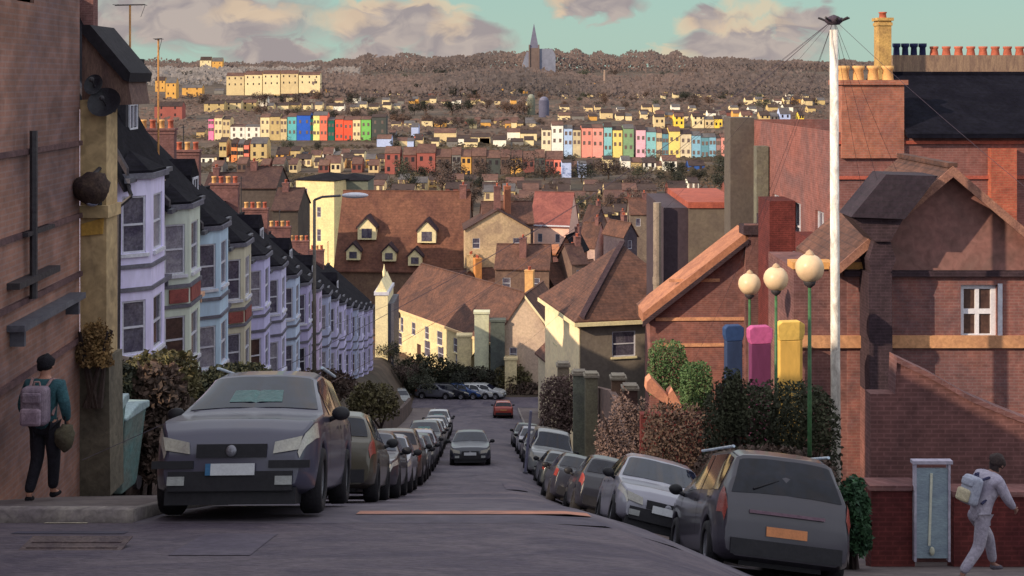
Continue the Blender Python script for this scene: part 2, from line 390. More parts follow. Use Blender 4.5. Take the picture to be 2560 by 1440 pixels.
c3 = mixc(mth('MULTIPLY', high, .8), c2, (1.2, 1.08, 1.0, 1))
bg = nd('ShaderNodeBackground'); bg.inputs['Strength'].default_value = 1.0; L.new(c3, bg.inputs['Color'])
wo = nd('ShaderNodeOutputWorld'); L.new(bg.outputs[0], wo.inputs[0])
sl = bpy.data.lights.new('sun', 'SUN'); sl.energy = 5.0; sl.angle = R(.5); sl.color = (1, .80, .56)
so = bpy.data.objects.new('sun', sl); C.objects.link(so); so.rotation_euler = (-sun_dir).to_track_quat('-Z', 'Y').to_euler(); so.location = (-40, -30, 40)
cam = bpy.data.cameras.new('camera'); co = bpy.data.objects.new('camera', cam); C.objects.link(co)
co.rotation_euler = (R(90), 0, 0); cam.sensor_width = 36; cam.lens = F/2560*36; cam.shift_y = -(720-HY)/2560; cam.clip_start = .1; cam.clip_end = 20000
sc = bpy.context.scene; sc.camera = co
sc.view_settings.view_transform = 'Standard'; sc.view_settings.look = 'None'; sc.view_settings.exposure = 0; sc.view_settings.gamma = 1
#@@PARTS
# ================================================================== LEFT SIDE
ORD = ['first','second','third','fourth','fifth','sixth','seventh','eighth','ninth','tenth','eleventh','twelfth','thirteenth','fourteenth','fifteenth','sixteenth','seventeenth','eighteenth','nineteenth','twentieth']
def ordn(i):
    if i < 20: return ORD[i]
    t = ['twenty', 'thirty', 'forty', 'fifty', 'sixty', 'seventy', 'eighty', 'ninety'][(i+1)//10-2]
    return (t[:-1]+'ieth') if (i+1) % 10 == 0 else t+'-'+ORD[(i+1) % 10-1]
ROT = R(90)+.031
# brown brick building whose flank runs along the pavement
A = thing('brick_building', 'tall brown brick building flanking the left pavement behind the person with the backpack', 'building', (U2X(-5.74, -7), -7, -9), ROT)
m = MB().facade((0, 0, 0), (1, 0, 0), (0, -1, 0), 25.02, 10.9, [(22.55, 23.15, 10.0, 10.2)], .05)
m.add([(0,0,0),(0,4,0),(0,4,10.9),(0,0,10.9)], [(0,1,2,3)]).add([(25.02,0,0),(25.02,4,0),(25.02,4,10.9),(25.02,0,10.9)], [(3,2,1,0)]).add([(0,0,10.9),(25.02,0,10.9),(25.02,4,10.9),(0,4,10.9)], [(0,1,2,3)]).add([(0,4,0),(25.02,4,0),(25.02,4,10.9),(0,4,10.9)], [(3,2,1,0)])
m.build('wall', brick_l, A)
m = MB()
for z in (5.2, 6.15, 7.0, 8.05): m.box(0, 25.0, -.05, .0, z, z+.07)
m.build('string_course', pm('sooty stone course', (104, 78, 78), .25, 2), A)
dp = MB().path([(22.85, -.1, 6.2), (22.85, -.1, 8.35)], .05).box(22.6, 23.6, -.12, -.02, 7.02, 7.07).box(22.2, 23.7, -.16, 0, 6.42, 6.5).build('drainpipe', pipe, A)
MB().box(22.2, 24.6, -.22, 0, 5.9, 5.98).box(22.3, 22.36, -.18, 0, 5.7, 5.9).box(24.4, 24.46, -.18, 0, 5.7, 5.9).build('ledge', lead, A)
def wpoly(pts, d, dep): return MB().prism([P(x, y, d) for x, y in pts], (0, dep, 0))
def under(o, parent):          # world-built part under a thing placed elsewhere
    o.parent = parent; o.matrix_parent_inverse = (Matrix.Translation(parent.location) @ parent.rotation_euler.to_matrix().to_4x4()).inverted(); return o
def wpart(mb, name, mat, parent, smooth=False, bevel=0): return under(mb.build(name, mat, None, smooth, bevel), parent)
pier = wpoly([(200, 250), (266, 250), (266, 895), (200, 895)], 18.1, .5)
wpart(wpoly([(196, 895), (272, 895), (276, 1240), (192, 1240)], 18.02, .62), 'pier_base', pm('mossy brown render', (104, 96, 84), .25, 2, .95, col2=(80, 74, 66)), A)
wpart(pier, 'corner_pier', ochre, A)
wpart(wpoly([(203, 560), (258, 545), (256, 585), (203, 590)], 18.06, .05), 'stone_band', pm('ochre band', (190, 148, 72), .2, 4), A)
wpart(wpoly([(196, 515), (270, 515), (270, 545), (196, 545)], 18.0, .6), 'capital', ochre, A)
wpart(wpoly([(205, 70), (318, 188), (330, 262), (212, 262), (205, 250)], 18.3, .9), 'gable_end', pm('brown gable boards', (112, 88, 80), .25, 3, stretch=(4, 1, 1)), A)
wpart(wpoly([(205, 62), (225, 62), (326, 182), (322, 205), (308, 200), (205, 84)], 18.2, 1.1), 'bargeboard', pm('black bargeboard', (38, 34, 40), .3, 2), A)
# wall lantern on the pier
lt = thing('wall_lantern', 'dark round wall lantern bracketed on the ochre corner pier', 'lantern', P(232, 470, 17.8))
MB().ball((0, 0, 0), .27, (1, .8, .85), wob=.25).build('shade', pm('rusty dark iron', (76, 60, 52), .4, 6), lt, True)
MB().tube((0, .05, .2), (0, .3, .26), .03).tube((0, .3, .2), (0, .3, -.3), .035).build('bracket', pipe, lt)
MB().ball((0.01, -.05, -.2), .09, (1, 1, .7)).build('highlight', pm('bluish highlight', (150, 156, 178), .2, 5, .3), lt, True)  # pale ball: bluish highlight under the lantern put into shape and colour
def dish(px, py, d, r, sx, label):
    t = thing('satellite_dish', label, 'satellite dish', P(px, py, d))
    prof = [(.001, 0)]+[(r*k/6, .18*r*(k/6)**2*2) for k in range(1, 7)]
    M = Matrix.Rotation(R(60), 3, 'X') @ Matrix.Diagonal((sx, 1, 1))
    MB().lathe(prof, n=20, M=M).build('reflector', pm('black dish paint', (34, 32, 40), .3, 4, .5), t, True)
    MB().tube((0, 0, 0), (0, -.35*r*2, .1), .012).tube((0, 0, 0), (0, .4, -.1), .025).ball((0, -.7*r, .1), .04, n=8).build('arm', pipe, t)
dish(236, 216, 18.1, .17, .8, 'upper dark satellite dish on the brown boarded gable')
dish(264, 262, 18.0, .24, 1, 'lower wide dark satellite dish under the brown gable')

# painted terrace climbing along the left of the street
RW = [('lavender', (202, 196, 226)), ('sage green', (180, 188, 176)), ('pale blue', (168, 190, 208)), ('beige green', (180, 174, 154)), ('lilac', (176, 172, 210)), ('pale lavender', (186, 184, 214)),
      ('ice blue', (170, 184, 208)), ('dusty violet', (160, 154, 190)), ('pale mauve', (182, 168, 198)), ('blue grey', (158, 164, 192)), ('lavender grey', (168, 164, 196)), ('pale lilac', (184, 178, 212)),
      ('faded violet', (150, 146, 184)), ('grey blue', (150, 156, 182)), ('light lavender', (180, 176, 208)), ('muted lilac', (160, 154, 188)), ('soft violet', (168, 160, 196))]
trimg = pm('grey sill paint', (112, 110, 120), .2, 3)
doorred = pm('dark red door paint', (118, 46, 46), .2, 3, .5); doorbrn = pm('brown door paint', (84, 58, 52), .25, 3, .5)
redpanel = pm('red oxide panel', (150, 84, 78), .25, 4)
for i, (cn, colr) in enumerate(RW):
    y0 = 36+5*i; x0 = U2X(-10.5, y0); base = -(hs(y0+2.5))+3.7
    t = thing('terrace_house', f'{cn} bay fronted terrace house, {ordn(i)} nearest in the painted left row', 'house', (x0, y0, base), ROT, 'painted terrace houses on the left of the street')
    wm = pm('terrace paint '+cn, colr, .1, .9, .8, bump=.15, stretch=(1, 1, .25), k=1.3); h = 6.3
    fnd = 4.5; rh = 5.2 if i == 0 else 3.8 if i < 3 else 3.3
    ops = [(3.65, 4.55, 0, 2.15), (3.7, 4.5, 3.4, 5.3)]
    m = MB().facade((0, 0, -fnd), (1, 0, 0), (0, -1, 0), 5, h+fnd, [(a, b, c+fnd, e+fnd) for a, b, c, e in ops], .12)
    D = 7.4 if i else 5.4
    m.add([(0,0,-fnd),(0,D,-fnd),(0,D,h),(0,D/2,h+rh),(0,0,h)], [(0,1,2,3,4)]).add([(5,0,-fnd),(5,D,-fnd),(5,D,h),(5,D/2,h+rh),(5,0,h)], [(4,3,2,1,0)]).add([(0,D,-fnd),(5,D,-fnd),(5,D,h),(0,D,h)], [(3,2,1,0)])
    m.build('wall', wm, t)
    roof_mb(5, D, h, rh, 'x', .35).build('roof', slate, t)
    MB().box(-.06, 5.06, -.5, -.34, h-.42, h-.28).build('gutter', lead, t)
    # party wall coping following the roof slope
    a = math.atan2(rh, D/2); Ls = math.hypot(D/2+.3, rh)
    MB().prism([(-.13, -.42, h-.2), (.13, -.42, h-.2), (.13, D/2, h+rh+.22), (-.13, D/2, h+rh+.22)], (0, 0, .22)).build('party_wall_coping', pm('dark mortar coping', (70, 64, 68), .25, 2), t)
    if i in (0, 1, 3, 4, 6, 8, 10, 12, 14): chimney(t, 4.6, D/2, h+rh-1, h+rh+1.1, .5, 1.6, brick_m, 4, [potred, potcream], 'y')
    # canted two-storey bay
    bay = MB(); bp = [(.35, 0), (.95, -.85), (2.55, -.85), (3.15, 0)]
    bo = []
    for j in range(3):
        p, q = Vector(bp[j]+(0,)), Vector(bp[j+1]+(0,)); Lw = (q-p).length; u = (q-p).normalized(); n = Vector((u.y, -u.x, 0))
        mg = .16 if j != 1 else .28
        o = [(mg, Lw-mg, .75, 2.35), (mg, Lw-mg, 3.75, 5.45)]
        bay.facade((p.x, p.y, -fnd), u, n, Lw, 5.95+fnd, [(a_, b_, c_+fnd, e_+fnd) for a_, b_, c_, e_ in o], .1); bo.append((p, u, n, o))
    b_ = bay.build('bay', wm, t)
    pr = [Vector((x, y, 0)) for x, y in bp]
    def ring(z0, z1, k): return MB().prism([((x-1.75)*(1+k/1.4)+1.75, y*(1+k/.85) if y < 0 else 0, z0) for x, y in bp], (0, 0, z1-z0))
    ring(5.95, 6.12, .13).build('bay_cornice', trimg, t); ring(2.62, 2.74, .07).build('bay_band', trimg, t); ring(3.3, 3.42, .07).build('bay_band', trimg, t); ring(.5, .6, .07).build('bay_sill', trimg, t)
    ring(6.12, 6.2, .05).add([(.3, 0, 6.2), (.9, -.8, 6.2), (2.6, -.8, 6.2), (3.2, 0, 6.2), (1.75, 0, 6.75)], [(0, 1, 4), (1, 2, 4), (2, 3, 4)]).build('bay_roof', slate, t)
    for p, u, n, o in bo:
        for q in o: window(t, p, u, n, *q, fm=white, gm=random.choice((GL, GL, GL, GLD, NET, NET, GLB)), bars=(0, 1), sill=white if i < 8 else None)
    window(t, (0, 0, 0), (1, 0, 0), (0, -1, 0), *ops[1], bars=(0, 1), sill=white if i < 8 else None)
    dm = doorred if i % 3 == 1 else doorbrn
    MB().box(3.65, 4.55, .06, .12, 0, 2.15).box(3.8, 4.4, .04, .065, .2, .9).box(3.8, 4.4, .04, .065, 1.1, 1.95).build('door', dm, t)
    MB().box(3.45, 4.75, -.55, 0, 2.35, 2.5).box(3.5, 3.6, -.45, 0, 2.1, 2.35).box(4.6, 4.7, -.45, 0, 2.1, 2.35).build('door_hood', trimg if i != 1 else peach, t)
    pl = MB().box(4.84, 5.02, -.16, 0, -1, 6.0).box(4.76, 5.1, -.26, 0, 5.55, 5.95).box(4.78, 5.08, -.22, 0, 2.6, 3.1).box(4.78, 5.08, -.22, 0, -.2, .3)
    pl.build('glint_pilaster', peach if i % 2 else pm('pale glint pilaster', (206, 186, 176), .15, 3), t)  # pilasters added for sunlight glints, the glint put into their colour
    if i in (1, 3): MB().box(1.05, 2.45, -.9, -.845, 2.78, 3.28).prism([(.5, -.27, 2.8), (.88, -.81, 2.8), (.88, -.81, 3.26), (.5, -.27, 3.26)], (-.05, -.04, 0)).build('painted_panel', redpanel, t)
    if i in (2, 5, 7, 9, 12):
        MB().prism([(1.2, .3, h+.3), (2.6, .3, h+.3), (2.6, .3, h+1.7), (1.9, .3, h+2.3), (1.2, .3, h+1.7)], (0, 2.2, 0)).build('dormer', slate, t)
        window(t, (0, .28, 0), (1, 0, 0), (0, -1, 0), 1.45, 2.35, h+.5, h+1.6, rv=.04, fw=.09)
    if i % 3 == 1: MB().tube((4.6, D/2, h+rh), (4.6, D/2, h+rh+2.4), .03, n=5).tube((4.2, D/2, h+rh+2.3), (5.0, D/2, h+rh+2.3), .02, n=4).build('aerial', pipe, t)
    if i == 0:
        # flat-topped dark dormer with a lit cheek
        MB().box(3.1, 4.6, .5, 3.2, 6.4, 9.4).build('dormer', pm('dark dormer lead', (58, 56, 60), .25, 2), t)
        MB().box(2.95, 4.75, .35, 3.3, 9.4, 9.58).build('dormer_roof', pm('black felt', (30, 28, 34), .3, 2), t)
        window(t, (3.1, .46, 0), (1, 0, 0), (0, -1, 0), .3, 1.2, 7.3, 8.9, rv=.04)
        MB().path([(.1, -.35, 5.9), (.1, -.5, 5.5), (.1, -.15, 5.2), (.1, -.1, 0)], .06).build('drainpipe', pipe, t)
# retaining wall and gardens on the bank
def hedge(name, label, cat, px0, px1, py0, py1, d, dep, mat, n, size, group=None, wob=.3, ex=2.6):
    c = P((px0+px1)/2, py1, d); w = (px1-px0)/F*d/2; hh = (py1-py0)/F*d
    t = thing(name, label, cat, c, 0, group); random.seed(int(px0+py0))
    def fn():
        while True:
            x, y, z = random.uniform(-1, 1), random.uniform(-1, 1), random.uniform(0, 1)
            k = 1-wob*.9*(1+noise.noise(Vector((x*3.1+px0, y*2, z*3.1))))
            if abs(x)**ex+abs(y)**ex+(z*.98)**(ex+.6) < k*1.15: return Vector((x*w, y*dep/2, z*hh))
    MB().leaves(int(n*2.2), fn, size*.68).build('foliage', mat, t)
    m = MB()
    for i in range(6): m.tube((random.uniform(-w, w)*.5, 0, -.6), (random.uniform(-w, w)*.8, random.uniform(-.3, .3)*dep, hh*.7), .05, .015, 5)
    m.build('stem', pm('dark bark', (62, 50, 46), .3, 4), t)
    return t
dkgreen = pm('dark hedge leaves', (62, 64, 46), .3, 2, .9, col2=(42, 44, 36)); olive = pm('olive leaves', (96, 90, 58), .35, 4, .8, col2=(70, 62, 48))
brownl = pm('brown hedge leaves', (92, 74, 66), .3, 3, .95, col2=(68, 58, 54)); pinkt = pm('pinkish bare twigs', (126, 104, 98), .25, 2, .95, col2=(98, 82, 80))
green = pm('bright garden leaves', (92, 112, 74), .35, 4, .8, col2=(60, 88, 52)); emer = pm('deep green ivy', (52, 84, 52), .4, 5, .7, col2=(34, 56, 42))
ochrl = pm('dry ochre leaves', (150, 118, 74), .35, 4, .9, col2=(110, 86, 60)); tealg = pm('blue green leaves', (96, 112, 108), .3, 4, .8)
rw = MB(); yy = [20.5+.8*k for k in range(0, 119)]
for a, b in zip(yy[:-1], yy[1:]):
    xa, xb = U2X(-5.78, a), U2X(-5.78, b); ta, tb = road_z(xa, a)+1.35, road_z(xb, b)+1.35
    st = road_z(xa, round(a/5)*5.0)+1.4
    rw.add([(xa, a, ta-2.2), (xb, b, tb-2.2), (xb, b, tb), (xa, a, ta), (xa-.3, a, ta-2.2), (xb-.3, b, tb-2.2), (xb-.3, b, tb), (xa-.3, a, ta)], [(0,1,2,3),(3,2,6,7),(7,6,5,4)])
o = rw.build('garden_wall', pm('sooty garden wall', (92, 78, 72), .3, 1.2, brick=BR)); tag(o, 'long dark brick garden wall along the back of the left pavement', 'wall')
hedge('hedge', 'tall brown beech hedge behind the dark bonneted car beside the green bin', 'hedge', 290, 480, 905, 1185, 21.5, 1.3, brownl, 2600, .13, wob=.2)
hedge('shrub', 'dark green shrub topping the garden wall left of the brown hedge', 'shrub', 225, 345, 905, 1010, 21.2, 1.2, dkgreen, 900, .11)
hedge('shrub', 'dry ochre bush at the foot of the ochre corner pier', 'shrub', 186, 290, 790, 915, 17.85, .35, ochrl, 1300, .05, wob=.55)
hedge('shrub', 'olive hedge spreading on the bank below the lavender house', 'shrub', 290, 505, 880, 985, 29, 2.5, olive, 1800, .14)
hedge('shrub', 'dark hedge on the bank below the pale blue house', 'shrub', 480, 700, 915, 985, 36, 3, dkgreen, 1800, .15)
hedge('shrub', 'olive shrub above the wall behind the first silver car on the left', 'shrub', 862, 1000, 955, 1040, 52, 2, olive, 1200, .16)
hedge('shrub', 'brown bushes on the bank below the lilac houses', 'shrub', 680, 905, 925, 990, 60, 3, brownl, 1600, .2)
for k, (a, lab) in enumerate(((19.2, 'nearer blue green wheelie bin beyond the brown brick building'), (20.3, 'farther blue green wheelie bin against the brown hedge'))):
    x = PX(232+k*46, a); z = -hs(a)+.14
    t = thing('wheelie_bin', lab, 'bin', (x, a, z), R(8-14*k), 'wheelie bins on the left pavement'); t.scale = (1.3, 1.1, 1.12)
    bm_ = pm('blue green bin plastic', (86, 122, 122), .25, 3, .55, col2=(104, 110, 106))
    MB().add([(-.25,-.3,.1),(.25,-.3,.1),(.25,.25,.1),(-.25,.25,.1),(-.34,-.42,1.2),(.34,-.42,1.2),(.34,.36,1.2),(-.34,.36,1.2)], [(3,2,1,0),(4,5,6,7),(0,1,5,4),(1,2,6,5),(2,3,7,6),(3,0,4,7)]).build('body', bm_, t, bevel=.03)
    MB().prism([(-.37, -.46, 1.2), (-.37, .4, 1.2), (-.37, .4, 1.3), (-.37, 0, 1.36), (-.37, -.46, 1.25)], (.74, 0, 0)).build('lid', pm('highlit bin lid', (150, 170, 172), .2, 4, .5), t, bevel=.02)  # lid paler than the body: highlight on top put into the colour
    for s in (-.27, .22): MB().tube((s, .28, .1), (s+.05, .28, .1), .1, n=12).build('wheel', pipe, t)
    MB().tube((-.25, .42, 1.12), (.25, .42, 1.12), .02).build('handle', pipe, t)
def aerial(px, ytop, ybot, d, mat, label, bar=None):
    t = thing('tv_aerial', label, 'aerial', P(px, ybot, d)); hgt = (ybot-ytop)/F*d
    MB().tube((0, 0, 0), (0, 0, hgt), .035 if bar else .05, n=6).build('mast', mat, t)
    if bar:
        m = MB().tube((-bar*.5, 0, hgt), (bar*.5, 0, hgt+.02), .022)
        for k in range(7): x = lerp(-bar*.5, bar*.5, k/6); m.tube((x, -.22, hgt+.01), (x, .22, hgt+.01), .01, n=4)
        m.tube((bar*.5, 0, hgt), (bar*.45, -.3, hgt-.4), .01, n=4)
        m.build('crossbar', pipe, t)
    return t
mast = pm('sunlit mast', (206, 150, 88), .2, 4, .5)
aerial(325, 13, 330, 41, mast, 'tall television aerial with a long crossbar standing above the near dark roofs', 1.0)
aerial(396, 98, 420, 44, mast, 'bare orange mast without a crossbar right of the tall aerial', .25)

# ================================================================== RIGHT SIDE
GY = lambda d, u=6.5: road_z(U2X(u, d), d)
# near gabled brick house
w1 = PX(2612, 30)-PX(2118, 30); zb = GY(30)
t = R1 = thing('gabled_brick_house', 'red brick house with a mauve gable and white cottage window beside the telegraph pole', 'house', (PX(2118, 30), 30, zb))
ez = PZ(640, 30)-zb; ax = PZ(425, 30)-zb
WX = PX(2402, 30)-PX(2118, 30); wz0 = PZ(850, 30)-zb; wz1 = PZ(712, 30)-zb
m = MB().facade((0, 0, -2), (1, 0, 0), (0, -1, 0), w1, ez+2, [(WX, WX+.9, wz0+2, wz1+2)], .2)
m.add([(0,0,-2),(0,3,-2),(0,3,ez),(0,0,ez)], [(0,1,2,3)]).add([(w1,0,-2),(w1,3,-2),(w1,3,ez),(w1,0,ez)], [(3,2,1,0)]); m.build('wall', brick_r, t)
MB().add([(0,-.02,ez-.35),(w1,-.02,ez-.35),(w1,-.02,ez),(w1/2,-.02,ax),(0,-.02,ez)], [(0,1,2,3,4)]).build('gable', pm('mauve rendered gable', (138, 96, 92), .22, 1.0, .9, col2=(116, 88, 84)), t)
roof_mb(w1, 3, ez, ax-ez, 'y', .45).build('roof', tile, t)
bb = pm('weathered timber', (150, 108, 92), .25, 3, stretch=(2, 1, 2))
for s in (0, 1):
    a = (-.45 if s == 0 else w1+.45, ez-.35); b = (w1/2, ax+.05)
    MB().prism([(a[0], -.5, a[1]-.12), (b[0], -.5, b[1]-.18), (b[0], -.5, b[1]+.08), (a[0], -.5, a[1]+.12)], (0, .05, 0)).build('bargeboard', bb, t)
MB().box(-.1, w1, -.14, -.02, ez-.48, ez-.34).build('eaves_moulding', brick_d, t)
window(t, (0, 0, 0), (1, 0, 0), (0, -1, 0), WX, WX+.9, wz0, wz1, fm=pm('white window paint', (226, 224, 232), .08, 4, .5), gm=GLB, rv=.2, bars=(1, 1), fw=.12, sill=pm('lilac sill', (168, 160, 184), .1, 4), label='white four paned cottage window')
MB().box(WX+.9-.005, WX+1.0, -.03, .0, wz0-.05, wz1+.03).build('lit_reveal', white, t)  # white strip on the right side only: sunlit reveal put into the colour
band = pm('sandstone band', (200, 148, 108), .2, 2, .85)
MB().box(-1.35, w1, -.1, 0, PZ(868, 30)-zb, PZ(838, 30)-zb).build('string_course', band, t)
# side wing and its coping
x0, x1_ = PX(1985, 30)-PX(2118, 30), 0
MB().box(x0, x1_, .02, 3, -2, PZ(672, 30)-zb).build('side_wing', brick_m, t)
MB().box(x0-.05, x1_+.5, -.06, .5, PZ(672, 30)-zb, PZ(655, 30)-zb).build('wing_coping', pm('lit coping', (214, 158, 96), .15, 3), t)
# dark hood and pier, the shade on them put into the colour
def rl(pts, d, dep): return MB().prism([P(x, y, d)-Vector(t.location) for x, y in pts], (0, dep, 0))
rl([(2128, 543), (2216, 436), (2345, 440), (2300, 500), (2262, 548)], 28.9, 1.1).build('shade_hood', pm('shaded slate hood', (54, 44, 54), .25, 2, brick=SL), t)
rl([(2130, 545), (2258, 548), (2226, 604), (2186, 604)], 29.1, .9).build('shade_hood_bracket', brick_d, t)
rl([(2186, 604), (2226, 604), (2240, 650), (2226, 684), (2180, 684), (2172, 650)], 29.2, .8).build('shade_pier_head', brick_d, t)
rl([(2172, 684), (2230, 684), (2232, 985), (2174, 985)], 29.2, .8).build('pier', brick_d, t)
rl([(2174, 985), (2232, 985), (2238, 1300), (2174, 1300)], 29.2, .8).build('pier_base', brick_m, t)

# tall brick house behind it
t = R4 = thing('tall_brick_house', 'tall red brick house with long slate roof and many chimney pots at upper right', 'house', (PX(2092, 38), 38, GY(38)), .031)
Z0 = GY(38); ez = PZ(330, 38)-Z0; W4, D4 = 9, 12.4
lw = [(D4-b, D4-a, c, e_) for a, b, c, e_ in ()]
m = MB().facade((0, 0, -3), (1, 0, 0), (0, -1, 0), W4, ez+3, [])
sw = []
for a in (1.2, 4.2, 7.2, 10.0):
    for c in (4.6, 7.6): sw.append((a, a+1.0, c, c+1.7))
m.facade((0, D4, -3), (0, -1, 0), (-1, 0, 0), D4, ez+3, [(a, b, c+3, e_+3) for a, b, c, e_ in sw], .15)
m.add([(W4,0,-3),(W4,D4,-3),(W4,D4,ez),(W4,0,ez)], [(3,2,1,0)]).add([(0,D4,-3),(W4,D4,-3),(W4,D4,ez),(0,D4,ez)], [(0,1,2,3)])
m.build('wall', pm('warm red brick', (138, 84, 78), .22, .8, .9, col2=(114, 78, 78), brick=BR), t)
for q in sw: window(t, (0, D4, 0), (0, -1, 0), (-1, 0, 0), *q, rv=.15, sill=trimg)
_r = roof_mb(W4-2.1, 6.5, ez, PZ(194, 41)-PZ(330, 38), 'x', .35); _r.v = [(a+2.25, b, c) for a, b, c in _r.v]; _r.build('roof', pm('near black slate', (22, 22, 32), .3, 1.5, .9, spec=.08, brick=SL), t)
for k, z in enumerate((PZ(352, 38)-Z0, PZ(440, 38)-Z0)): MB().box(-.06, W4, -.07, 0, z-.1, z).build('string_course', pm('brick course', (176, 92, 76), .2, 3), t)
MB().box(4.7, 5.5, -.25, 0, 3, ez-.5).build('breast_or_shadow_column', pm('orange red brick', (176, 92, 72), .2, 1.5, brick=BR), t)
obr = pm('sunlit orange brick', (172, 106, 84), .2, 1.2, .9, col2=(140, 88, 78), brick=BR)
c = MB().box(.12, 2.05, -.12, 1.0, ez-.8, PZ(212, 38)-Z0).box(.05, 2.15, -.2, 1.08, PZ(212, 38)-Z0, PZ(200, 38)-Z0).build('chimney', obr, t)
for k in range(4): MB().lathe([(.18, 0), (.15, .3), (.19, .34), (.19, .44), (.1, .44), (.1, .3)], (.3+k*.46, .3, PZ(200, 38)-Z0), 12).build('chimney_pot', potcream, c, True)
chimney(t, PX(2218, 41)-PX(2092, 38), 3.1, ez-.4, PZ(52, 41)-Z0, .42, .5, pm('ochre chimney', (196, 158, 96), .25, 3), 1, ph=.2)
lz0, lz1 = PZ(200, 42)-Z0, PZ(138, 42)-Z0
c = MB().box(PX(2238, 42)-PX(2092, 38), PX(2640, 42)-PX(2092, 38), 3.7, 4.4, lz0-1, lz1).build('long_chimney', pm('ribbed brown stack', (150, 124, 104), .25, 3, stretch=(6, 1, 1)), t)
for k in range(4): MB().lathe([(.12, -.1), (.1, .25), (.14, .3), (.14, .4), (.06, .4)], (PX(2250+k*22, 42)-PX(2092, 38), 3.9, lz1), 10).build('chimney_pot', potblue, c, True)
for k in range(9): MB().lathe([(.16, -.05), (.12, .2), (.15, .24), (.15, .3), (.06, .3)], (PX(2345+k*31, 42)-PX(2092, 38), 3.9, lz1), 10).build('chimney_pot', potred, c, True)
MB().box(-.5, -.05, 8.6, 9.1, 2, ez-.9).build('soil_stack', pm('grey green render', (118, 116, 102), .2, 2), t)
MB().box(-.9, -.0, 4.9, 6.6, 0, ez-2.6).build('side_extension', brick_dr, t)
MB().box(-.95, 0, 11.2, 12.4, 0, ez+.1).build('end_tower', pm('grey render end', (96, 88, 82), .15, 1.5), t)
for a, b in ((1.0, 2.8), (7.3, 8.4)): MB().box(-.55, 0, a, b, 1, ez-3.4).build('rear_bay', brick_dr if a < 5 else brick_d, t)

# half-gabled brick building lower down
t = thing('gabled_brick_building', 'plain red brick end wall with sloping timber verge above the colourful pillars', 'building', (PX(1625, 46), 46, GY(46)), .031)
Z0 = GY(46); e0 = PZ(785, 46)-Z0; a0 = PZ(596, 46)-Z0; xa = PX(1868, 46)-PX(1625, 46); xb = xa+1.0
MB().prism([(0, 0, -3), (xb, 0, -3), (xb, 0, a0), (xa, 0, a0), (0, 0, e0)], (0, 1.3, 0)).build('wall', brick_r, t)
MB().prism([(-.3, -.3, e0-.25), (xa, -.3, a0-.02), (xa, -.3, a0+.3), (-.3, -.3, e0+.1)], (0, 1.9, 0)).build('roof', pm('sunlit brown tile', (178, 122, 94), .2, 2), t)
MB().prism([(-.32, -.36, e0-.42), (xa, -.36, a0-.16), (xa, -.36, a0), (-.32, -.36, e0-.22)], (0, .05, 0)).build('bargeboard', brick_d, t)
for py, a, b in ((700, .7, 2.6), (797, .2, 4.1), (862, .2, 3.4)): MB().box(a, b, -.05, 0, PZ(py+5, 46)-Z0, PZ(py-3, 46)-Z0).build('string_course', pm('pale brick course', (216, 158, 120), .2, 3), t)
MB().box(xa-.1, xa+.75, -.3, 0, -2, PZ(560, 46)-Z0).build('breast_or_shadow_column', brick_m, t)  # dark column stands in for shadow on the wall, its cap added too
MB().box(xa-.2, xa+.85, -.4, .4, PZ(585, 46)-Z0, PZ(562, 46)-Z0).build('shadow_column_cap', brick_d, t)
# grey rendered block behind
t = thing('rendered_block', 'brown grey rendered block with a red coping rising behind the sloping verge', 'building', (PX(1722, 62), 62, GY(62)), 0)
Z0 = GY(62); tz = PZ(520, 62)-Z0
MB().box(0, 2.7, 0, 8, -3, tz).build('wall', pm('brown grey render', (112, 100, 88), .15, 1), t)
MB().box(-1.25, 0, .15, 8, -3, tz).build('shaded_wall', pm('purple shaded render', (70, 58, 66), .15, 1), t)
MB().box(-.05, 2.7, -.08, 8, tz, tz+.3).build('coping', pm('red clay coping', (168, 88, 70), .2, 3), t)
MB().box(2.7, 3.5, -.1, 3, -3, PZ(350, 62)-Z0).build('tower', pm('grey stair tower', (108, 102, 94), .12, 1.5), t)
MB().tube((-1.62, -.3, -1), (-1.62, -.3, PZ(505, 62)-Z0), .2, n=10).tube((-1.62, -.3, PZ(708, 62)-Z0), (-1.62, -.3, PZ(690, 62)-Z0), .23, n=10).build('flue', pm('pale flue', (148, 134, 120), .2, 2), t)

# garden wall at lower right, top and darker tone following a diagonal shadow
zz = lambda py, d=20.4: PZ(py, d)
t = thing('shadow_edge_wall', 'mauve brick garden wall shaped as a sloping shadow behind the walking person', 'wall', (PX(2176, 20.4), 20.4, GY(20.4, 8)))
L0 = Vector(t.location)
W_ = [(2176, 985), (2236, 985), (2240, 905), (2330, 948), (2420, 1000), (2520, 1042), (2700, 1110)]
pts = [P(x, y, 20.4)-L0 for x, y in W_]
m = MB().prism([(pts[0].x, 0, -2)]+pts+[(pts[-1].x, 0, -2)], (0, .3, 0)); m.build('wall', pm('shaded mauve brick', (112, 76, 74), .22, 1, .9, col2=(90, 62, 62), brick=BR), t)
cp = MB()
for a, b in zip(pts[1:-1], pts[2:]): cp.prism([a+Vector((0, -.05, 0)), b+Vector((0, -.05, 0)), b+Vector((0, -.05, .09)), a+Vector((0, -.05, .09))], (0, .4, 0))
cp.build('coping', brick_m, t)
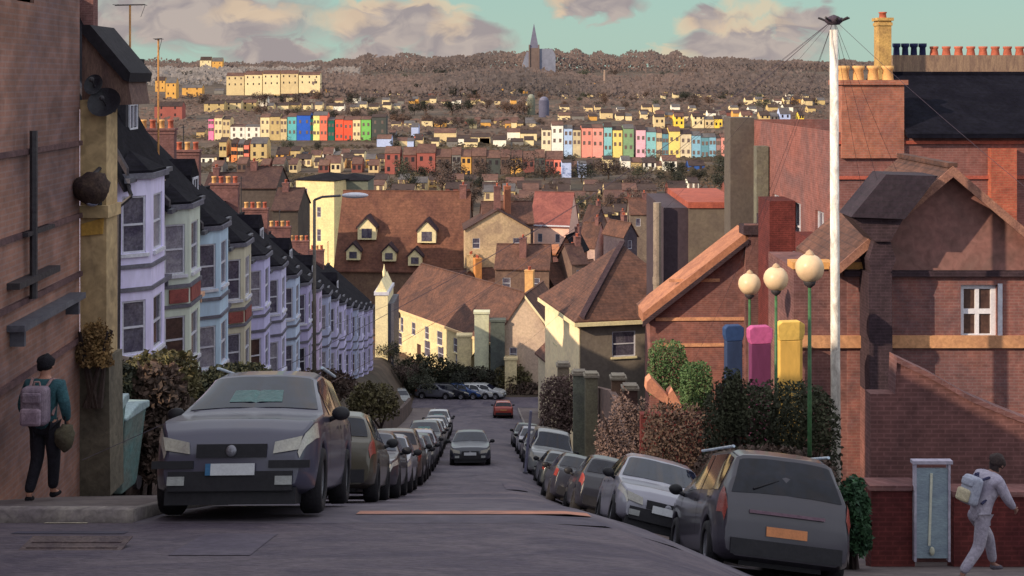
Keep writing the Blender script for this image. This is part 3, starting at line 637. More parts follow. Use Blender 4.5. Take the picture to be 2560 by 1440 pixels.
# lower plinth panels
t = thing('front_wall', 'low dark red brick wall left of the pale blue grey gate', 'wall', (PX(2178, 19.2), 19.2, GY(19.2, 7.6)))
MB().box(0, .68, 0, .3, -1.5, PZ(1225, 19.2)-t.location.z).build('wall', brick_dr, t)
MB().box(-.04, .72, -.05, .35, PZ(1225, 19.2)-t.location.z, PZ(1212, 19.2)-t.location.z).build('coping', brick_m, t)
t = thing('front_wall', 'dark red brick wall right of the pale blue grey gate', 'wall', (PX(2385, 19.2), 19.2, GY(19.2, 8.2)))
MB().box(0, 2.2, 0, .3, -1.5, PZ(1240, 19.2)-t.location.z).build('wall', brick_dr, t)
MB().box(-.04, 2.2, -.05, .35, PZ(1240, 19.2)-t.location.z, PZ(1228, 19.2)-t.location.z).build('coping', brick_m, t)
g0 = PZ(1405, 19.1)
t = thing('garden_gate', 'pale blue grey gate with a bright central strip set between dark red walls', 'gate', (PX(2286, 19.1), 19.1, g0))
gh = PZ(1160, 19.1)-g0
MB().box(.03, .53, .02, .07, .05, gh-.08).build('panel', pm('blue grey gate paint', (140, 156, 166), .14, 3, .5, stretch=(1, 1, 3)), t)
MB().box(0, .035, 0, .09, 0, gh).box(.525, .56, 0, .09, 0, gh).box(-.03, .59, -.02, .11, gh, gh+.05).build('frame', pm('pale lilac frame', (176, 170, 184), .15, 3), t)
MB().prism([(.25, 0, gh-.15), (.285, 0, gh-.15), (.25, 0, .25), (.215, 0, .25)], (0, .03, 0)).build('strip', pm('cream strip', (204, 204, 186), .1, 4), t)
MB().ball((.27, -.01, .17), .05, (.8, .5, 1.4)).build('handle', pm('cream knob', (186, 186, 166), .1, 4), t, True)
hedge('ivy_bush', 'deep green ivy bush between the dark people carrier and the dark red wall', 'bush', 2092, 2176, 1188, 1368, 18.6, .8, emer, 1500, .09)
hedge('hedge', 'large dark green hedge behind the white pole and green stems', 'hedge', 1765, 2085, 968, 1190, 25.5, 2.0, dkgreen, 6500, .085, wob=.08, ex=6)
hedge('shrub', 'dark topiary bush standing in front of the blue pillar', 'shrub', 1785, 1872, 905, 1080, 24.8, .8, dkgreen, 1500, .07, wob=.45)
hedge('shrub', 'bright green shrub at the left end of the brick wall', 'shrub', 1618, 1722, 852, 985, 40, 1.2, green, 2200, .08, wob=.3, ex=5)
hedge('shrub', 'second bright green shrub left of the blue pillar', 'shrub', 1700, 1782, 905, 1025, 38, 1.2, green, 2000, .08, wob=.3, ex=5)
hedge('shrub', 'pinkish bare bush spreading down to the silver parked car', 'shrub', 1480, 1640, 955, 1215, 38, 2, pinkt, 2600, .09, wob=.5)
hedge('shrub', 'dark red brown bushes under the green shrubs', 'shrub', 1600, 1790, 1010, 1200, 33, 2, brownl, 3000, .09, wob=.3, ex=4)
hedge('shrub', 'low brown bush behind the dark people carrier', 'shrub', 1730, 2090, 1120, 1200, 23.2, 1.2, brownl, 1600, .1, wob=.2)
# terraced garden wall pieces with lit bricks
t = thing('planter_wall', 'stepped orange brick planter edge below the green shrubs', 'wall', P(1625, 1000, 36))
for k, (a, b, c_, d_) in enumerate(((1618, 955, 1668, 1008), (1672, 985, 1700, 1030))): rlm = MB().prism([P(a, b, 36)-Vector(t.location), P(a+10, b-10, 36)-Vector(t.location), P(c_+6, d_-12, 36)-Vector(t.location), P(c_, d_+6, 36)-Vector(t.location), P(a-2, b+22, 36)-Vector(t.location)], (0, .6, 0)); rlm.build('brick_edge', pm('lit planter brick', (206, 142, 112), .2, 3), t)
MB().box(-.2, 5.5, .65, 1.0, -5, -.6).build('retaining_wall', brick_dr, t)

# three painted pillars
for cn, x0, x1_, y0, y1, d, ca, ctop in (('dark blue', 1808, 1858, 812, 960, 30, (50, 66, 100), (46, 70, 112)), ('magenta', 1868, 1930, 814, 1000, 29, (120, 58, 100), (190, 92, 144)), ('yellow', 1938, 2010, 802, 1010, 28, (240, 190, 98), (224, 184, 96))):
    c0 = P((x0+x1_)/2, y1+130, d); w = (x1_-x0)/F*d; hh = (y1+130-y0)/F*d
    t = thing('painted_pillar', f'{cn} painted pillar with a slightly flared head in front of the brick end wall', 'pillar', c0, R(10), 'painted pillars by the hedge')
    s = w*.42; k = w*.5; q = .10
    MB().box(-s, s, -q, q, 0, hh*.86).build('shaft', pm(cn+' pillar paint', ca, .12, 1.2, .7, col2=tuple(int(v*.86) for v in ca), stretch=(1, 1, .4)), t, bevel=.02)
    MB().prism([(-s, -q-.01, hh*.86), (s, -q-.01, hh*.86), (k, -q-.01, hh*.91), (k, -q-.01, hh*.975), (s*.8, -q-.01, hh), (-s*.8, -q-.01, hh), (-k, -q-.01, hh*.975), (-k, -q-.01, hh*.91)], (0, 2*q+.02, 0)).build('head', pm(cn+' pillar head paint', ctop, .12, 1.5, .7), t, bevel=.02)
# globe lamps on green stems
gpost = pm('green lamp post paint', (64, 104, 66), .25, 3, .5); globe = pm('cream globe glass', (228, 198, 160), .05, 1.5, .35, col2=(208, 178, 146), bump=0)
for lab, px, py, r, d in (('farthest and smallest cream globe lamp on a thin green post', 1874, 710, 28, 30), ('middle cream globe lamp above the magenta pillar', 1940, 697, 31, 27.5), ('nearest and largest cream globe lamp next to the white telegraph pole', 2024, 670, 36, 23)):
    g = GY(d, 6.2); c0 = P(px, py, d); rr = r/F*d
    t = thing('globe_lamp', lab, 'street lamp', (c0.x, d, g), 0, 'globe lamps on green posts'); hh = c0.z-g
    MB().tube((0, 0, 0), (0, 0, hh-rr*.9), .05, .03, 10).tube((0, 0, 0), (0, 0, .6), .09, .07, 10).build('post', gpost, t, True)
    MB().lathe([(.03, -.1), (.10, -.04), (.12, .02), (.1, .05)], (0, 0, hh-rr), 12).build('collar', pipe, t, True)
    MB().ball((0, 0, hh), rr, wob=.05, n=24).build('globe', globe, t, True)
    MB().lathe([(.09, 0), (.06, .05), (.001, .09)], (0, 0, hh+rr*.96), 10).build('finial', pm('buff cap', (190, 160, 130), .1, 3), t, True)
# telegraph pole
d = 27; g = GY(d, 7.0); tp = P(2084, 48, d)
t = thing('telegraph_pole', 'tall white telegraph pole with wires fanning from its dark top', 'telegraph pole', (P(2091, 1180, d).x, d, g)); hh = tp.z-g; dx = tp.x-t.location.x
MB().tube((0, 0, -.4), (dx*.93, 0, hh*.98), .11, .09, 18).build('pole', pm('chipped white pole paint', (244, 238, 230), .12, 9, .6, col2=(176, 166, 160), stretch=(1, 1, .35)), t, True)
MB().lathe([(.12, -.12), (.2, -.05), (.2, .0), (.1, .06), (.001, .1)], (dx*.93, 0, hh), 14).build('cap', pm('dark pole cap', (70, 60, 72), .2, 5), t, True)
for k in range(8): a = 2*PI*k/8; MB().tube((dx*.93+.19*math.cos(a), .19*math.sin(a), hh-.03), (dx*.93+.34*math.cos(a), .34*math.sin(a), hh+.03), .025, n=6).build('insulator', pipe, t)
wm = pm('drop wire', (74, 64, 76), .1, 3, .6)
top = Vector((dx*.93, 0, hh))
ends = [(-14, 18, 1.2), (-13, 33, -2.5), (-9, 50, -8), (3.6, 45, -6.6), (7.6, 22, 3.0), (9, 14, 1.2), (6, 8.5, -.6), (-.5, 26, -3.7), (-12, 3, 2.6), (9, -6, 3.2), (-13, -10, 5)]
for k, (x, y, z) in enumerate(ends):
    e_ = Vector((x, y, z)); s_ = top; pts = []
    for q in range(15):
        f = q/14; p = s_.lerp(e_, f); p.z -= .9*4*f*(1-f)*min(1, (e_-s_).length/25); pts.append(p)
    MB().path(pts, .0045, 4).build('drop_wire', wm, t)
# street lamp on the left pavement
d = 46; g = GY(d, -5.2); tp = P(786, 500, d)
t = thing('street_lamp', 'thin grey street lamp with a white head arching over the left parked cars', 'street lamp', (tp.x, d, g)); hh = tp.z-g
MB().tube((0, 0, 0), (0, 0, 1.5), .11, .1, 10).tube((0, 0, 1.5), (0, 0, hh), .075, .055, 10).build('post', pm('grey lamp steel', (104, 98, 90), .2, 3, .5), t, True)
MB().path([(0, 0, hh), (.3, -.05, hh+.12), (1.0, -.2, hh+.18)], .045, 8).build('arm', lead, t, True)
MB().ball((1.55, -.3, hh+.2), .5, (1, .35, .22)).build('lamp_head', white, t, True)
# ================================================================== MIDDLE DISTANCE
def gz(x, y): return H(x, y)
# cream terrace across the foot of the street
a, b = P(972, 765, 151), P(1232, 853, 129.5)
dv = Vector((b.x-a.x, b.y-a.y, 0)); Lc = dv.length; rot = math.atan2(dv.y, dv.x)
ee = (a.z+b.z)/2; g = -33; hC = ee-g
ww = [(2.0, 2.9, hC-2.7, hC-.9), (3.2, 4.0, hC-2.7, hC-.9), (9.6, 10.6, hC-2.4, hC-.9), (12.6, 13.9, hC-2.5, hC-.9), (6.2, 7.2, hC-2.5, hC-1), (16.5, 17.6, hC-2.6, hC-1), (19.5, 20.6, hC-2.6, hC-1),
      (2.2, 3.6, 1.2, 3), (9.5, 10.9, 1.2, 3), (12.8, 14.2, 1.2, 3), (17, 18.4, 1.2, 3)]
t = house('rendered_house', 'long cream rendered house with brown roof facing the foot of the street', 'house', (a.x, a.y, g), rot, Lc, 9, hC, 4.6, wall=cream, roof=tile, wins=ww, sill=creamlit,
          door=(7.6, 8.6, .1, 2.2, doorbrn))
MB().box(-.1, Lc+.1, -.28, -.02, hC-.28, hC-.02).build('eaves_board', pm('lit eaves board', (232, 196, 150), .1, 3), t)
MB().box(0, 1.9, -.03, .3, 0, hC-.3).build('end_panel', pm('ochre shaded render', (178, 150, 100), .15, 1), t)
MB().ball((2.9, -.15, hC-.7), .42, (1, .5, .9)).build('louvre', pipe, t)
# tall pale gable pier at its left end
t = thing('gable_house', 'narrow white sunlit gable end at the far end of the lilac row', 'house', (PX(938, 128), 128, -32.5))
m = MB().prism([(0, 0, 0), (1.3, 0, 0), (1.3, 0, PZ(735, 128)+32.5), (.62, 0, PZ(700, 128)+32.5), (0, 0, PZ(730, 128)+32.5)], (0, 6, 0)); m.build('wall', creamlit, t)
MB().box(-.12, 1.42, -.1, 6, PZ(738, 128)+32.5, PZ(730, 128)+32.5).build('cornice', white, t)
MB().lathe([(.16, 0), (.2, .5), (.1, .8), (.02, 1.3)], (.62, 3, PZ(700, 128)+32.4), 10).build('finial', creamlit, t, True)
MB().box(1.3, 1.9, .2, 6, 0, PZ(760, 128)+32.5).build('side_wall', lead, t)
# cottage with crossed roofs
def roofpoly(name, pts, mat, t, th=.12):
    v = [Vector(p)-Vector(t.location) for p in pts]; n = (v[1]-v[0]).cross(v[2]-v[0]).normalized()
    if n.y > 0: n = -n
    return MB().prism(v, -n*th).build(name, mat, t)
d = 128; X0, X1 = PX(1262, d), PX(1345, d); g = gz(0, d)-1.2
t = house('rendered_cottage', 'small pale cottage with brown roof and white verge beside the cream house', 'house', (X0, d, g), R(-14), X1-X0+1.0, 8, PZ(815, d)-g, PZ(735, d)-PZ(815, d), ridge='y', wall=pm('warm cottage render', (196, 172, 150), .15, 1), roof=tile, wins=[(.5, 1.3, PZ(900, d)-g, PZ(868, d)-g)],
          chims=[(1.7, 4, PZ(740, d)-g-2, PZ(690, d)-g, .9, .7, potcream, 2)])
MB().prism([(2.2, -.32, PZ(742, d)-g), (4.9, -.32, PZ(815, d)-g-.3), (4.9, -.32, PZ(815, d)-g), (2.2, -.32, PZ(742, d)-g+.3)], (0, .06, 0)).build('verge', creamlit, t)
for k, (x0, x1_, y0, y1, mt) in enumerate(((1143, 1178, 838, 895, 0), (1186, 1222, 780, 872, 1), (1226, 1262, 800, 905, 2), (1262, 1292, 895, 925, 0))):
    d = 128.5-k*.6; lab = ('short cream pier in front of the cream house', 'tall pale green pier at the end of the cream house', 'dark green grey pier between the cream house and the cottage', 'cream garden pier below the pale cottage wall')[k]
    g = gz(PX(x0, d), d); t = thing('wall_pier', lab, 'pier', (PX(x0, d), d, g)); w = (x1_-x0)/F*d; hh = PZ(y0, d)-g
    mm = (cream, pm('pale green render', (208, 208, 176), .12, 1), pm('dark green render', (86, 92, 86), .2, 1))[mt]
    MB().box(0, w, 0, 1.2, -1, hh-.2).build('shaft', mm, t); MB().box(-.1, w+.1, -.1, 1.3, hh-.2, hh).build('cap', mm, t)
# hipped house on the right of the street
d = 70; c0 = P(1450, 800, d); g = gz(c0.x, d)-1; hh = c0.z-g
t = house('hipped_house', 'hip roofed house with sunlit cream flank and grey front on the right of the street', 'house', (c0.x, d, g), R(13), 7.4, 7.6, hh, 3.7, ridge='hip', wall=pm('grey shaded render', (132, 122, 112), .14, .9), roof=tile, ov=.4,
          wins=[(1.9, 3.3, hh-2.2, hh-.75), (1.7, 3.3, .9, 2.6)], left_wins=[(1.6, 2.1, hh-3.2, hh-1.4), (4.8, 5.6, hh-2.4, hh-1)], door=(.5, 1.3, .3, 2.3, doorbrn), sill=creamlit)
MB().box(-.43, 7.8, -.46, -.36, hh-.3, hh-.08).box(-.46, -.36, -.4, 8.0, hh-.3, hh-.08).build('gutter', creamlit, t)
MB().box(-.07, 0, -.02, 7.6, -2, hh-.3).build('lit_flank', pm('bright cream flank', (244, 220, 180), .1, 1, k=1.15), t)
MB().tube((3.9, -.1, -1), (3.9, -.1, hh), .06).build('drainpipe', pipe, t)
MB().prism([(-.1, -.1, hh+.1), (.15, -.4, hh+.1), (3.85, 3.6, hh+3.75), (3.6, 3.8, hh+3.75)], (0, 0, .16)).build('hip_tiles', brick_d, t)
# fence posts and gate piers below it
for k, (px, py0, py1, d, c) in enumerate(((1408, 905, 1045, 66, (150, 136, 116)), (1448, 925, 1050, 62, (120, 122, 108)), (1478, 930, 1045, 60, (132, 126, 104)), (1545, 935, 1010, 56, (120, 96, 80)), (1575, 960, 1075, 54, (96, 74, 68)))):
    g = gz(PX(px, d), d); t = thing('gate_pier', ('tall tan gate pier left of the grey house front', 'grey green gate pier nearest the grey house drainpipe', 'pale olive gate pier in the middle of the row', 'short brown pier beside the pinkish bush', 'dark brown pier inside the pinkish bush')[k], 'pier', (PX(px, d), d, g))
    hh = PZ(py0, d)-g
    MB().box(-.3, .3, -.3, .3, -.5, hh-.2).build('shaft', pm('pier render %d' % k, c, .2, 2), t); MB().box(-.38, .38, -.38, .38, hh-.2, hh-.1).box(-.3, .3, -.3, .3, hh-.1, hh).build('cap', pm('pier cap', (150, 140, 124), .2, 2), t)
# big brown roof with white dormers
d = 180; g = -33; x0, x1_ = PX(838, d), PX(1165, d); e0 = PZ(668, d)-g; r0 = PZ(512, d)-PZ(668, d)
t = house('dormer_house', 'large brown roofed house with white fronted dormers right of the street lamp', 'house', (x0, d, g), R(-4), x1_-x0, 13, e0, r0+1.4, wall=pm('dun render', (130, 104, 88), .2, .8), roof=pm('rusty brown tile', (120, 80, 64), .25, .5, brick=(.5, .35, .02, (60, 50, 48))), ov=.4)
for cx, cz in ((3.6, 3.2), (11.0, 2.9), (2.2, .9), (6.6, .8), (9.8, .35)):
    cx *= 1.2; cz *= 1.2; yy_ = cz/(r0+1.4)*6.5; zb_ = e0+cz; s = 1.35 if cz > 2 else 1.0
    dd = MB().prism([(cx-s, yy_-.7, zb_), (cx+s, yy_-.7, zb_), (cx+s, yy_-.7, zb_+1.3*s), (cx, yy_-.7, zb_+2.3*s), (cx-s, yy_-.7, zb_+1.3*s)], (0, 3, 0)).build('dormer', creamlit, t)
    MB().prism([(cx-s-.2, yy_-.9, zb_+1.15*s), (cx, yy_-.9, zb_+2.35*s), (cx+s+.2, yy_-.9, zb_+1.15*s), (cx+s+.2, yy_-.9, zb_+1.4*s), (cx, yy_-.9, zb_+2.65*s), (cx-s-.2, yy_-.9, zb_+1.4*s)], (0, 3.2, 0)).build('dormer_roof', brick_d, dd)
    MB().box(cx-s*.55, cx+s*.55, yy_-.76, yy_-.7, zb_+.25, zb_+1.2*s).build('pane', GL, dd)
chimney(t, x1_-x0-1, 6.5, e0+r0, e0+r0+2.4, 1, 1.4, brick_m, 2)
# chimneys standing between the roofs
CH = [(1170, 640, 700, 144, ochre), (1207, 655, 705, 141, pm('lit orange chimney', (214, 148, 88), .15, 2)), (1245, 470, 545, 170, brick_m), (1272, 470, 530, 172, pm('orange stack', (170, 110, 84), .2, 2)), (1350, 690, 720, 140, potcream), (1385, 655, 715, 138, brick_d), (1415, 650, 710, 143, brick_m), (1467, 625, 690, 136, brick_d), (1340, 630, 690, 140, potred), (1305, 600, 640, 160, brick_m)]
for k, (px, y0, y1, d, mt) in enumerate(CH):
    d = d+24 if d < 150 else d
    g = gz(PX(px, d), d); rise = PZ(y1, d)-g
    w = 7+(k % 3); 
    house('small_house', f'brown roofed house low in the valley under {("an ochre","a bright orange","a dim brick","a slim orange","a buff","a black","a mauve","a tall black","a short red","a broad brown")[k]} chimney stack', 'house', (PX(px, d)-w/2, d, g), R((-14, 18, 4, 6, -20, 22, -8, 30, 12, -5)[k]), w, 7, rise-1.6, 2.6, ridge='x' if k % 2 else 'y', wall=pm('valley wall %d' % (k % 4), ((150, 118, 98), (120, 96, 84), (196, 170, 136), (110, 86, 80))[k % 4], .2, .8), roof=tile if k % 2 else tile_d,
          chims=[(w/2, 2.0, rise-1.5, PZ(y0, d)-g, .9, 1.2, mt, 2)], wins=[(1, 2, rise-4.2, rise-2.8), (w-2.4, w-1.2, rise-4.2, rise-2.8)], group=None)
# yellow sunlit tall house
d = 215; g = gz(0, d); x0 = PX(740, d)
t = house('tall_yellow_house', 'tall yellow sunlit house front with a grey side wall behind the street lamp', 'house', (x0, d, g), R(-22), 7.6, 9, PZ(448, d)-g, 1.0, ridge='hip', wall=pm('bright yellow render', (240, 218, 162), .12, .7, col2=(214, 192, 148)), roof=slate,
          wins=[(1.4, 2.3, PZ(495, d)-g, PZ(470, d)-g), (4.2, 5.0, PZ(600, d)-g, PZ(570, d)-g), (4.2, 5.0, PZ(540, d)-g, PZ(515, d)-g)])
house('grey_house', 'blank grey green house wall adjoining the yellow sunlit house', 'house', (PX(828, 216), 216, g), 0, (920-828)/F*216, 9, PZ(450, 216)-g, .8, ridge='hip', wall=pm('grey green wall', (112, 116, 104), .12, .5), roof=slate, far=True)
for k, (xa, xb, y0, c) in enumerate(((505, 600, 440, (96, 84, 78)), (600, 690, 425, (84, 74, 70)), (680, 745, 480, (80, 72, 66)))):
    d = 165-k*6; g = gz(0, d)
    house('shaded_house', ('left', 'middle', 'right')[k]+' dark brown house behind the slate roofs of the left terrace', 'house', (PX(xa, d), d, g), 0, (xb-xa)/F*d, 9, PZ(y0+45, d)-g, PZ(y0, d)-PZ(y0+45, d), wall=pm('shaded wall %d' % k, c, .2, .6), roof=tile_d, far=True, chims=[(1, 4, PZ(y0+20, d)-g, PZ(y0-15, d)-g, .8, 1, brick_m, 2)])
# pink houses
for k, (xa, xb, ye, yb, yr_, c, lab) in enumerate(((1222, 1302, 558, 628, 515, (240, 206, 182), 'left pink cream house with grey roof in the valley centre'), (1325, 1425, 562, 622, 485, (234, 190, 172), 'right pink house with white eaves and red roof in the valley centre'))):
    d = 235; g = gz(0, d); w = (xb-xa)/F*d; hh = PZ(ye, d)-g; h1 = (628-558)/F*d
    t = house('pink_house', lab, 'house', (PX(xa, d), d, g), R(-16), w, 8, hh, PZ(yr_, d)-PZ(ye, d), wall=pm('pink render %d' % k, c, .1, .6), roof=tile_d if k == 0 else pm('brown rose tile', (136, 82, 76), .2, .6), wins=[(w*.2, w*.2+.9, hh-3.2, hh-1.6), (w*.65, w*.65+.9, hh-3.2, hh-1.6), (w*.4, w*.4+.9, hh-6, hh-4.4)], bars=(0, 0))
    MB().box(-.2, w+.2, -.35, -.2, hh-.15, hh+.1).build('gutter', white, t)
teal = pm('teal render', (96, 142, 158), .15, 1)
for px0, px1, y0, y1, d, lab in ((1298, 1326, 555, 650, 228, 'narrow teal house between the two pink houses'), (1283, 1365, 655, 680, 205, 'low teal roofed shed below the pink houses'), (1240, 1300, 622, 640, 222, 'small teal outbuilding under the left pink house')):
    g = gz(0, d); t = thing('teal_building', lab, 'building', (PX(px0, d), d, g)); w = (px1-px0)/F*d; hh = PZ(y0, d)-g
    MB().box(0, w, 0, 5, -1, hh-.5).build('wall', teal if y1-y0 > 40 else cream, t); MB().prism([(-.2, -.4, hh-.7), (-.2, 5.3, hh-.4), (-.2, 5.3, hh+.4), (-.2, -.4, hh-.35)], (w+.4, 0, 0)).build('roof', teal, t)
t = thing('brick_range', 'low orange brown brick range right of the teal shed', 'building', (PX(1305, 215), 215, gz(0, 215))); hh = PZ(620, 215)-t.location.z
MB().box(0, (1400-1305)/F*215, 0, 5, -1, hh-1).build('wall', brick_r, t); MB().prism([(-.2, -.4, hh-1.2), (-.2, 5, hh-.2), (-.2, 5, hh), (-.2, -.4, hh-.9)], (6.8, 0, 0)).build('roof', pm('orange tile', (178, 116, 80), .2, 1), t)
# cluster right of the pink houses
MID = [(1445, 1490, 560, 615, 640, (190, 160, 150), 'whitish'), (1487, 1520, 520, 560, 610, (110, 92, 90), 'dark brown'), (1520, 1560, 545, 590, 640, (204, 150, 140), 'rosy'), (1560, 1600, 560, 590, 660, (86, 76, 84), 'blue black'), (1430, 1470, 620, 660, 710, (120, 98, 88), 'dun'), (1395, 1440, 590, 630, 690, (150, 100, 80), 'rust'), (1575, 1625, 500, 535, 640, (124, 110, 98), 'olive brown'), (1180, 1225, 560, 600, 680, (96, 72, 72), 'maroon shaded')]
for k, (xa, xb, yr_, ye, yb, c, cn) in enumerate(MID):
    d = 150+(720-yb)*.9; g = gz(0, d); w = (xb-xa)/F*d
    house('small_house', f'{cn} house with steep roof in the jumble right of the pink houses' if k < 7 else 'maroon shaded house between the dormered roof and the pink houses', 'house', (PX(xa, d), d, g), R((-25, 20, -12, 30, 15, -20, 0, -10)[k]), w, 6, PZ(ye, d)-g, max(1.2, PZ(yr_, d)-PZ(ye, d)), ridge='y' if k % 2 else 'x', wall=pm('wall '+cn, c, .2, .8), roof=(tile, tile_d, slate)[k % 3], wins=[(w*.3, w*.3+.8, PZ(ye, d)-g-2.2, PZ(ye, d)-g-.8)], bars=(0, 0), chims=[(w*.8, 3, PZ(ye, d)-g, PZ(yr_, d)-g+1, .7, .9, brick_m, 2)])

# ================================================================== FAR HILLSIDE
def dist_for(py):
    d = 160.0
    while d < 1500 and HY+F*hprof(d)/d > py: d += 2
    return d
NAMED = {'pink': (232, 130, 170), 'cream': (226, 206, 160), 'white': (236, 230, 214), 'turquoise': (100, 176, 180), 'bright blue': (44, 92, 190), 'deep green': (30, 96, 84), 'pale yellow': (236, 224, 140), 'salmon': (240, 120, 96), 'orange red': (240, 92, 66),
         'leaf green': (120, 186, 96), 'charcoal': (70, 74, 72), 'tan': (190, 166, 116), 'ochre': (208, 158, 84), 'pale blue': (150, 182, 226), 'yellow': (246, 200, 80), 'moss green': (86, 128, 76), 'rose pink': (226, 158, 176), 'teal': (46, 110, 130), 'sky blue': (90, 150, 180), 'brick red': (150, 84, 76), 'dull red': (122, 74, 68), 'brown': (96, 76, 68), 'blue white': (176, 190, 226), 'coral': (240, 130, 110), 'dark blue': (50, 84, 150), 'grey': (120, 116, 112), 'orange': (226, 140, 84), 'buff': (206, 184, 140)}
dark_roof = pm('far dark roof', (70, 56, 52), .25, .25); far_tile = pm('far brown roof', (108, 80, 70), .25, .25)
winpale = pm('far window soft', (120, 104, 98), .1, .3)
winfar = pm('far window dark', (52, 46, 52), .1, .3)
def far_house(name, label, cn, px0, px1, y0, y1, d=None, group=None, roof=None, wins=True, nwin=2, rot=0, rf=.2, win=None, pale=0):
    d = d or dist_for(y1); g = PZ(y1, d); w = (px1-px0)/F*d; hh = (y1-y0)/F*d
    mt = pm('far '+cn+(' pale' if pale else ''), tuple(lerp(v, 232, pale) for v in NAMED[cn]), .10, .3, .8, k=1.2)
    ws = []
    if wins:
        n = nwin; rows = 2 if hh > 7 else 1
        for r in range(rows):
            for q in range(n):
                xa = w*(q+.5)/n-.5; zc = hh*(.22+.38*r)
                ws.append((xa, xa+.95, zc, zc+1.5))
    t = house(name, label, 'house', (PX(px0, d), d, g), rot, w, 8, hh*(1-rf), hh*rf, ridge='x', wall=mt, roof=roof or random.choice((dark_roof, dark_roof, far_tile, pm('far grey roof', (96, 92, 92), .2, .3))), wins=ws, far=True, gm=win or winfar, found=5, ov=.15, group=group)
    return t
def row(phrase, items, group, name='terrace_house', **k):
    n = len(items); ct = {}
    for it in items: ct[it[0]] = ct.get(it[0], 0)+1
    seen = {}
    for i, it in enumerate(items):
        cn = it[0]; seen[cn] = seen.get(cn, 0)+1
        far_house(name, f'{cn} house, {ordn(i)} from left in {phrase}', *it, group=group, **k)
row('the left bright terrace', [('pink',521,534,292,338),('cream',536,555,288,345),('buff',556,575,292,345),('white',576,612,312,350),('white',613,650,312,350),('cream',651,674,286,345),('tan',675,700,284,350),('buff',701,717,290,342),('turquoise',719,741,284,348),('bright blue',742,776,280,350),('deep green',776,783,290,348),('pale yellow',783,799,280,352),('salmon',800,818,280,352),('deep green',820,836,294,352),('orange red',838,858,290,360),('orange red',859,881,292,362),('cream',882,901,292,352),('leaf green',903,927,292,350),('charcoal',929,965,286,345)],
    'bright terraced houses across the valley', d=575, rf=.12, win=winpale)
row('the right bright terrace', [('cream',1355,1378,318,372),('white',1379,1408,306,370),('pale blue',1410,1431,314,374),('tan',1432,1452,318,372),('salmon',1454,1480,312,376),('coral',1481,1508,312,378),('turquoise',1510,1530,308,392),('yellow',1532,1556,318,378),('moss green',1558,1584,312,390),('rose pink',1590,1614,314,402),('turquoise',1616,1640,320,400),('tan',1641,1655,322,402),('teal',1656,1671,325,402),('yellow',1672,1700,318,404),('buff',1701,1728,326,400),('sky blue',1729,1752,330,402),('teal',1753,1772,335,405),('sky blue',1773,1790,335,400),('dull red',1791,1802,338,398),('coral',1803,1832,336,398)],
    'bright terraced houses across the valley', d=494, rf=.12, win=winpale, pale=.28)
row('the pale group below the right bright terrace', [('cream',1508,1532,392,425),('white',1554,1576,392,440),('tan',1578,1604,396,446),('white',1608,1640,396,452),('cream',1641,1655,405,450),('white',1656,1692,390,452),('dark blue',1722,1762,402,462),('blue white',1783,1818,442,468)], 'pale houses below the right terrace', 'small_house', d=430)
row('the brick row across the valley', [('brick red',962,1000,368,445),('dull red',1008,1040,370,455),('brick red',1042,1088,362,462),('brown',1090,1128,375,462),('grey',1130,1152,370,455),('ochre',1153,1178,376,455),('brown',1180,1215,372,462),('charcoal',1217,1250,378,462),('brown',1252,1275,375,465),('ochre',1277,1305,378,462),('dull red',1307,1336,380,470),('charcoal',1338,1362,376,465),('brick red',1364,1384,380,468),('coral',1385,1408,380,472)], 'brick houses across the valley', d=418, roof=far_tile)
row('the scattered cream group in the valley gap', [('blue white',1028,1046,308,340),('coral',1036,1054,336,352),('buff',1085,1140,322,356),('white',1142,1175,340,362),('cream',1177,1225,335,362),('white',1268,1300,322,350),('cream',1301,1342,326,352),('blue white',942,978,338,368),('blue white',1018,1034,346,368)], 'scattered small houses in the gap', 'small_house', wins=False, rf=.3)
row('the lower rank under the left bright terrace', [('white',500,535,388,412),('cream',536,572,388,408),('tan',548,566,345,385),('orange',578,592,348,398),('buff',594,608,350,398),('coral',610,622,352,392),('tan',626,667,345,402),('ochre',690,722,370,436),('tan',726,750,368,404),('orange',752,768,382,422),('buff',776,802,378,418),('white',806,832,370,432),('buff',834,850,380,410),('white',853,873,374,418),('cream',875,910,378,402)], 'sunlit houses below the left terrace', 'small_house', d=470, rf=.25)
row('the sunlit row on the upper left hill', [('buff',566,610,182,222),('cream',612,655,178,222),('cream',657,700,176,220),('buff',702,745,176,218),('cream',747,800,180,216)], 'long sunlit terrace on the upper left hill', d=960, roof=far_tile, nwin=3)
row('the upper left hillside cluster', [('ochre',388,412,192,230),('ochre',414,440,194,248),('cream',500,528,142,178),('ochre',530,556,144,182),('ochre',455,505,212,242),('tan',510,560,252,282),('buff',562,602,250,280),('tan',604,640,250,278),('white',642,668,240,266),('brick red',386,455,255,300),('buff',650,690,222,236),('white',740,775,220,232),('dull red',790,815,168,200)], 'houses on the upper left hillside', 'small_house', rf=.25)
row('the top row above the right bright terrace', [('buff',1636,1662,286,312),('yellow',1686,1710,284,318),('cream',1732,1760,284,318),('buff',1762,1785,292,318),('yellow',1786,1806,290,320),('cream',1854,1878,278,322),('blue white',1950,1976,270,330),('white',1978,1994,300,330),('yellow',1998,2010,280,318),('white',2024,2048,316,330),('tan',1900,1925,280,318),('grey',1926,1946,282,322)], 'houses above the right terrace', 'small_house', d=650, rf=.25)
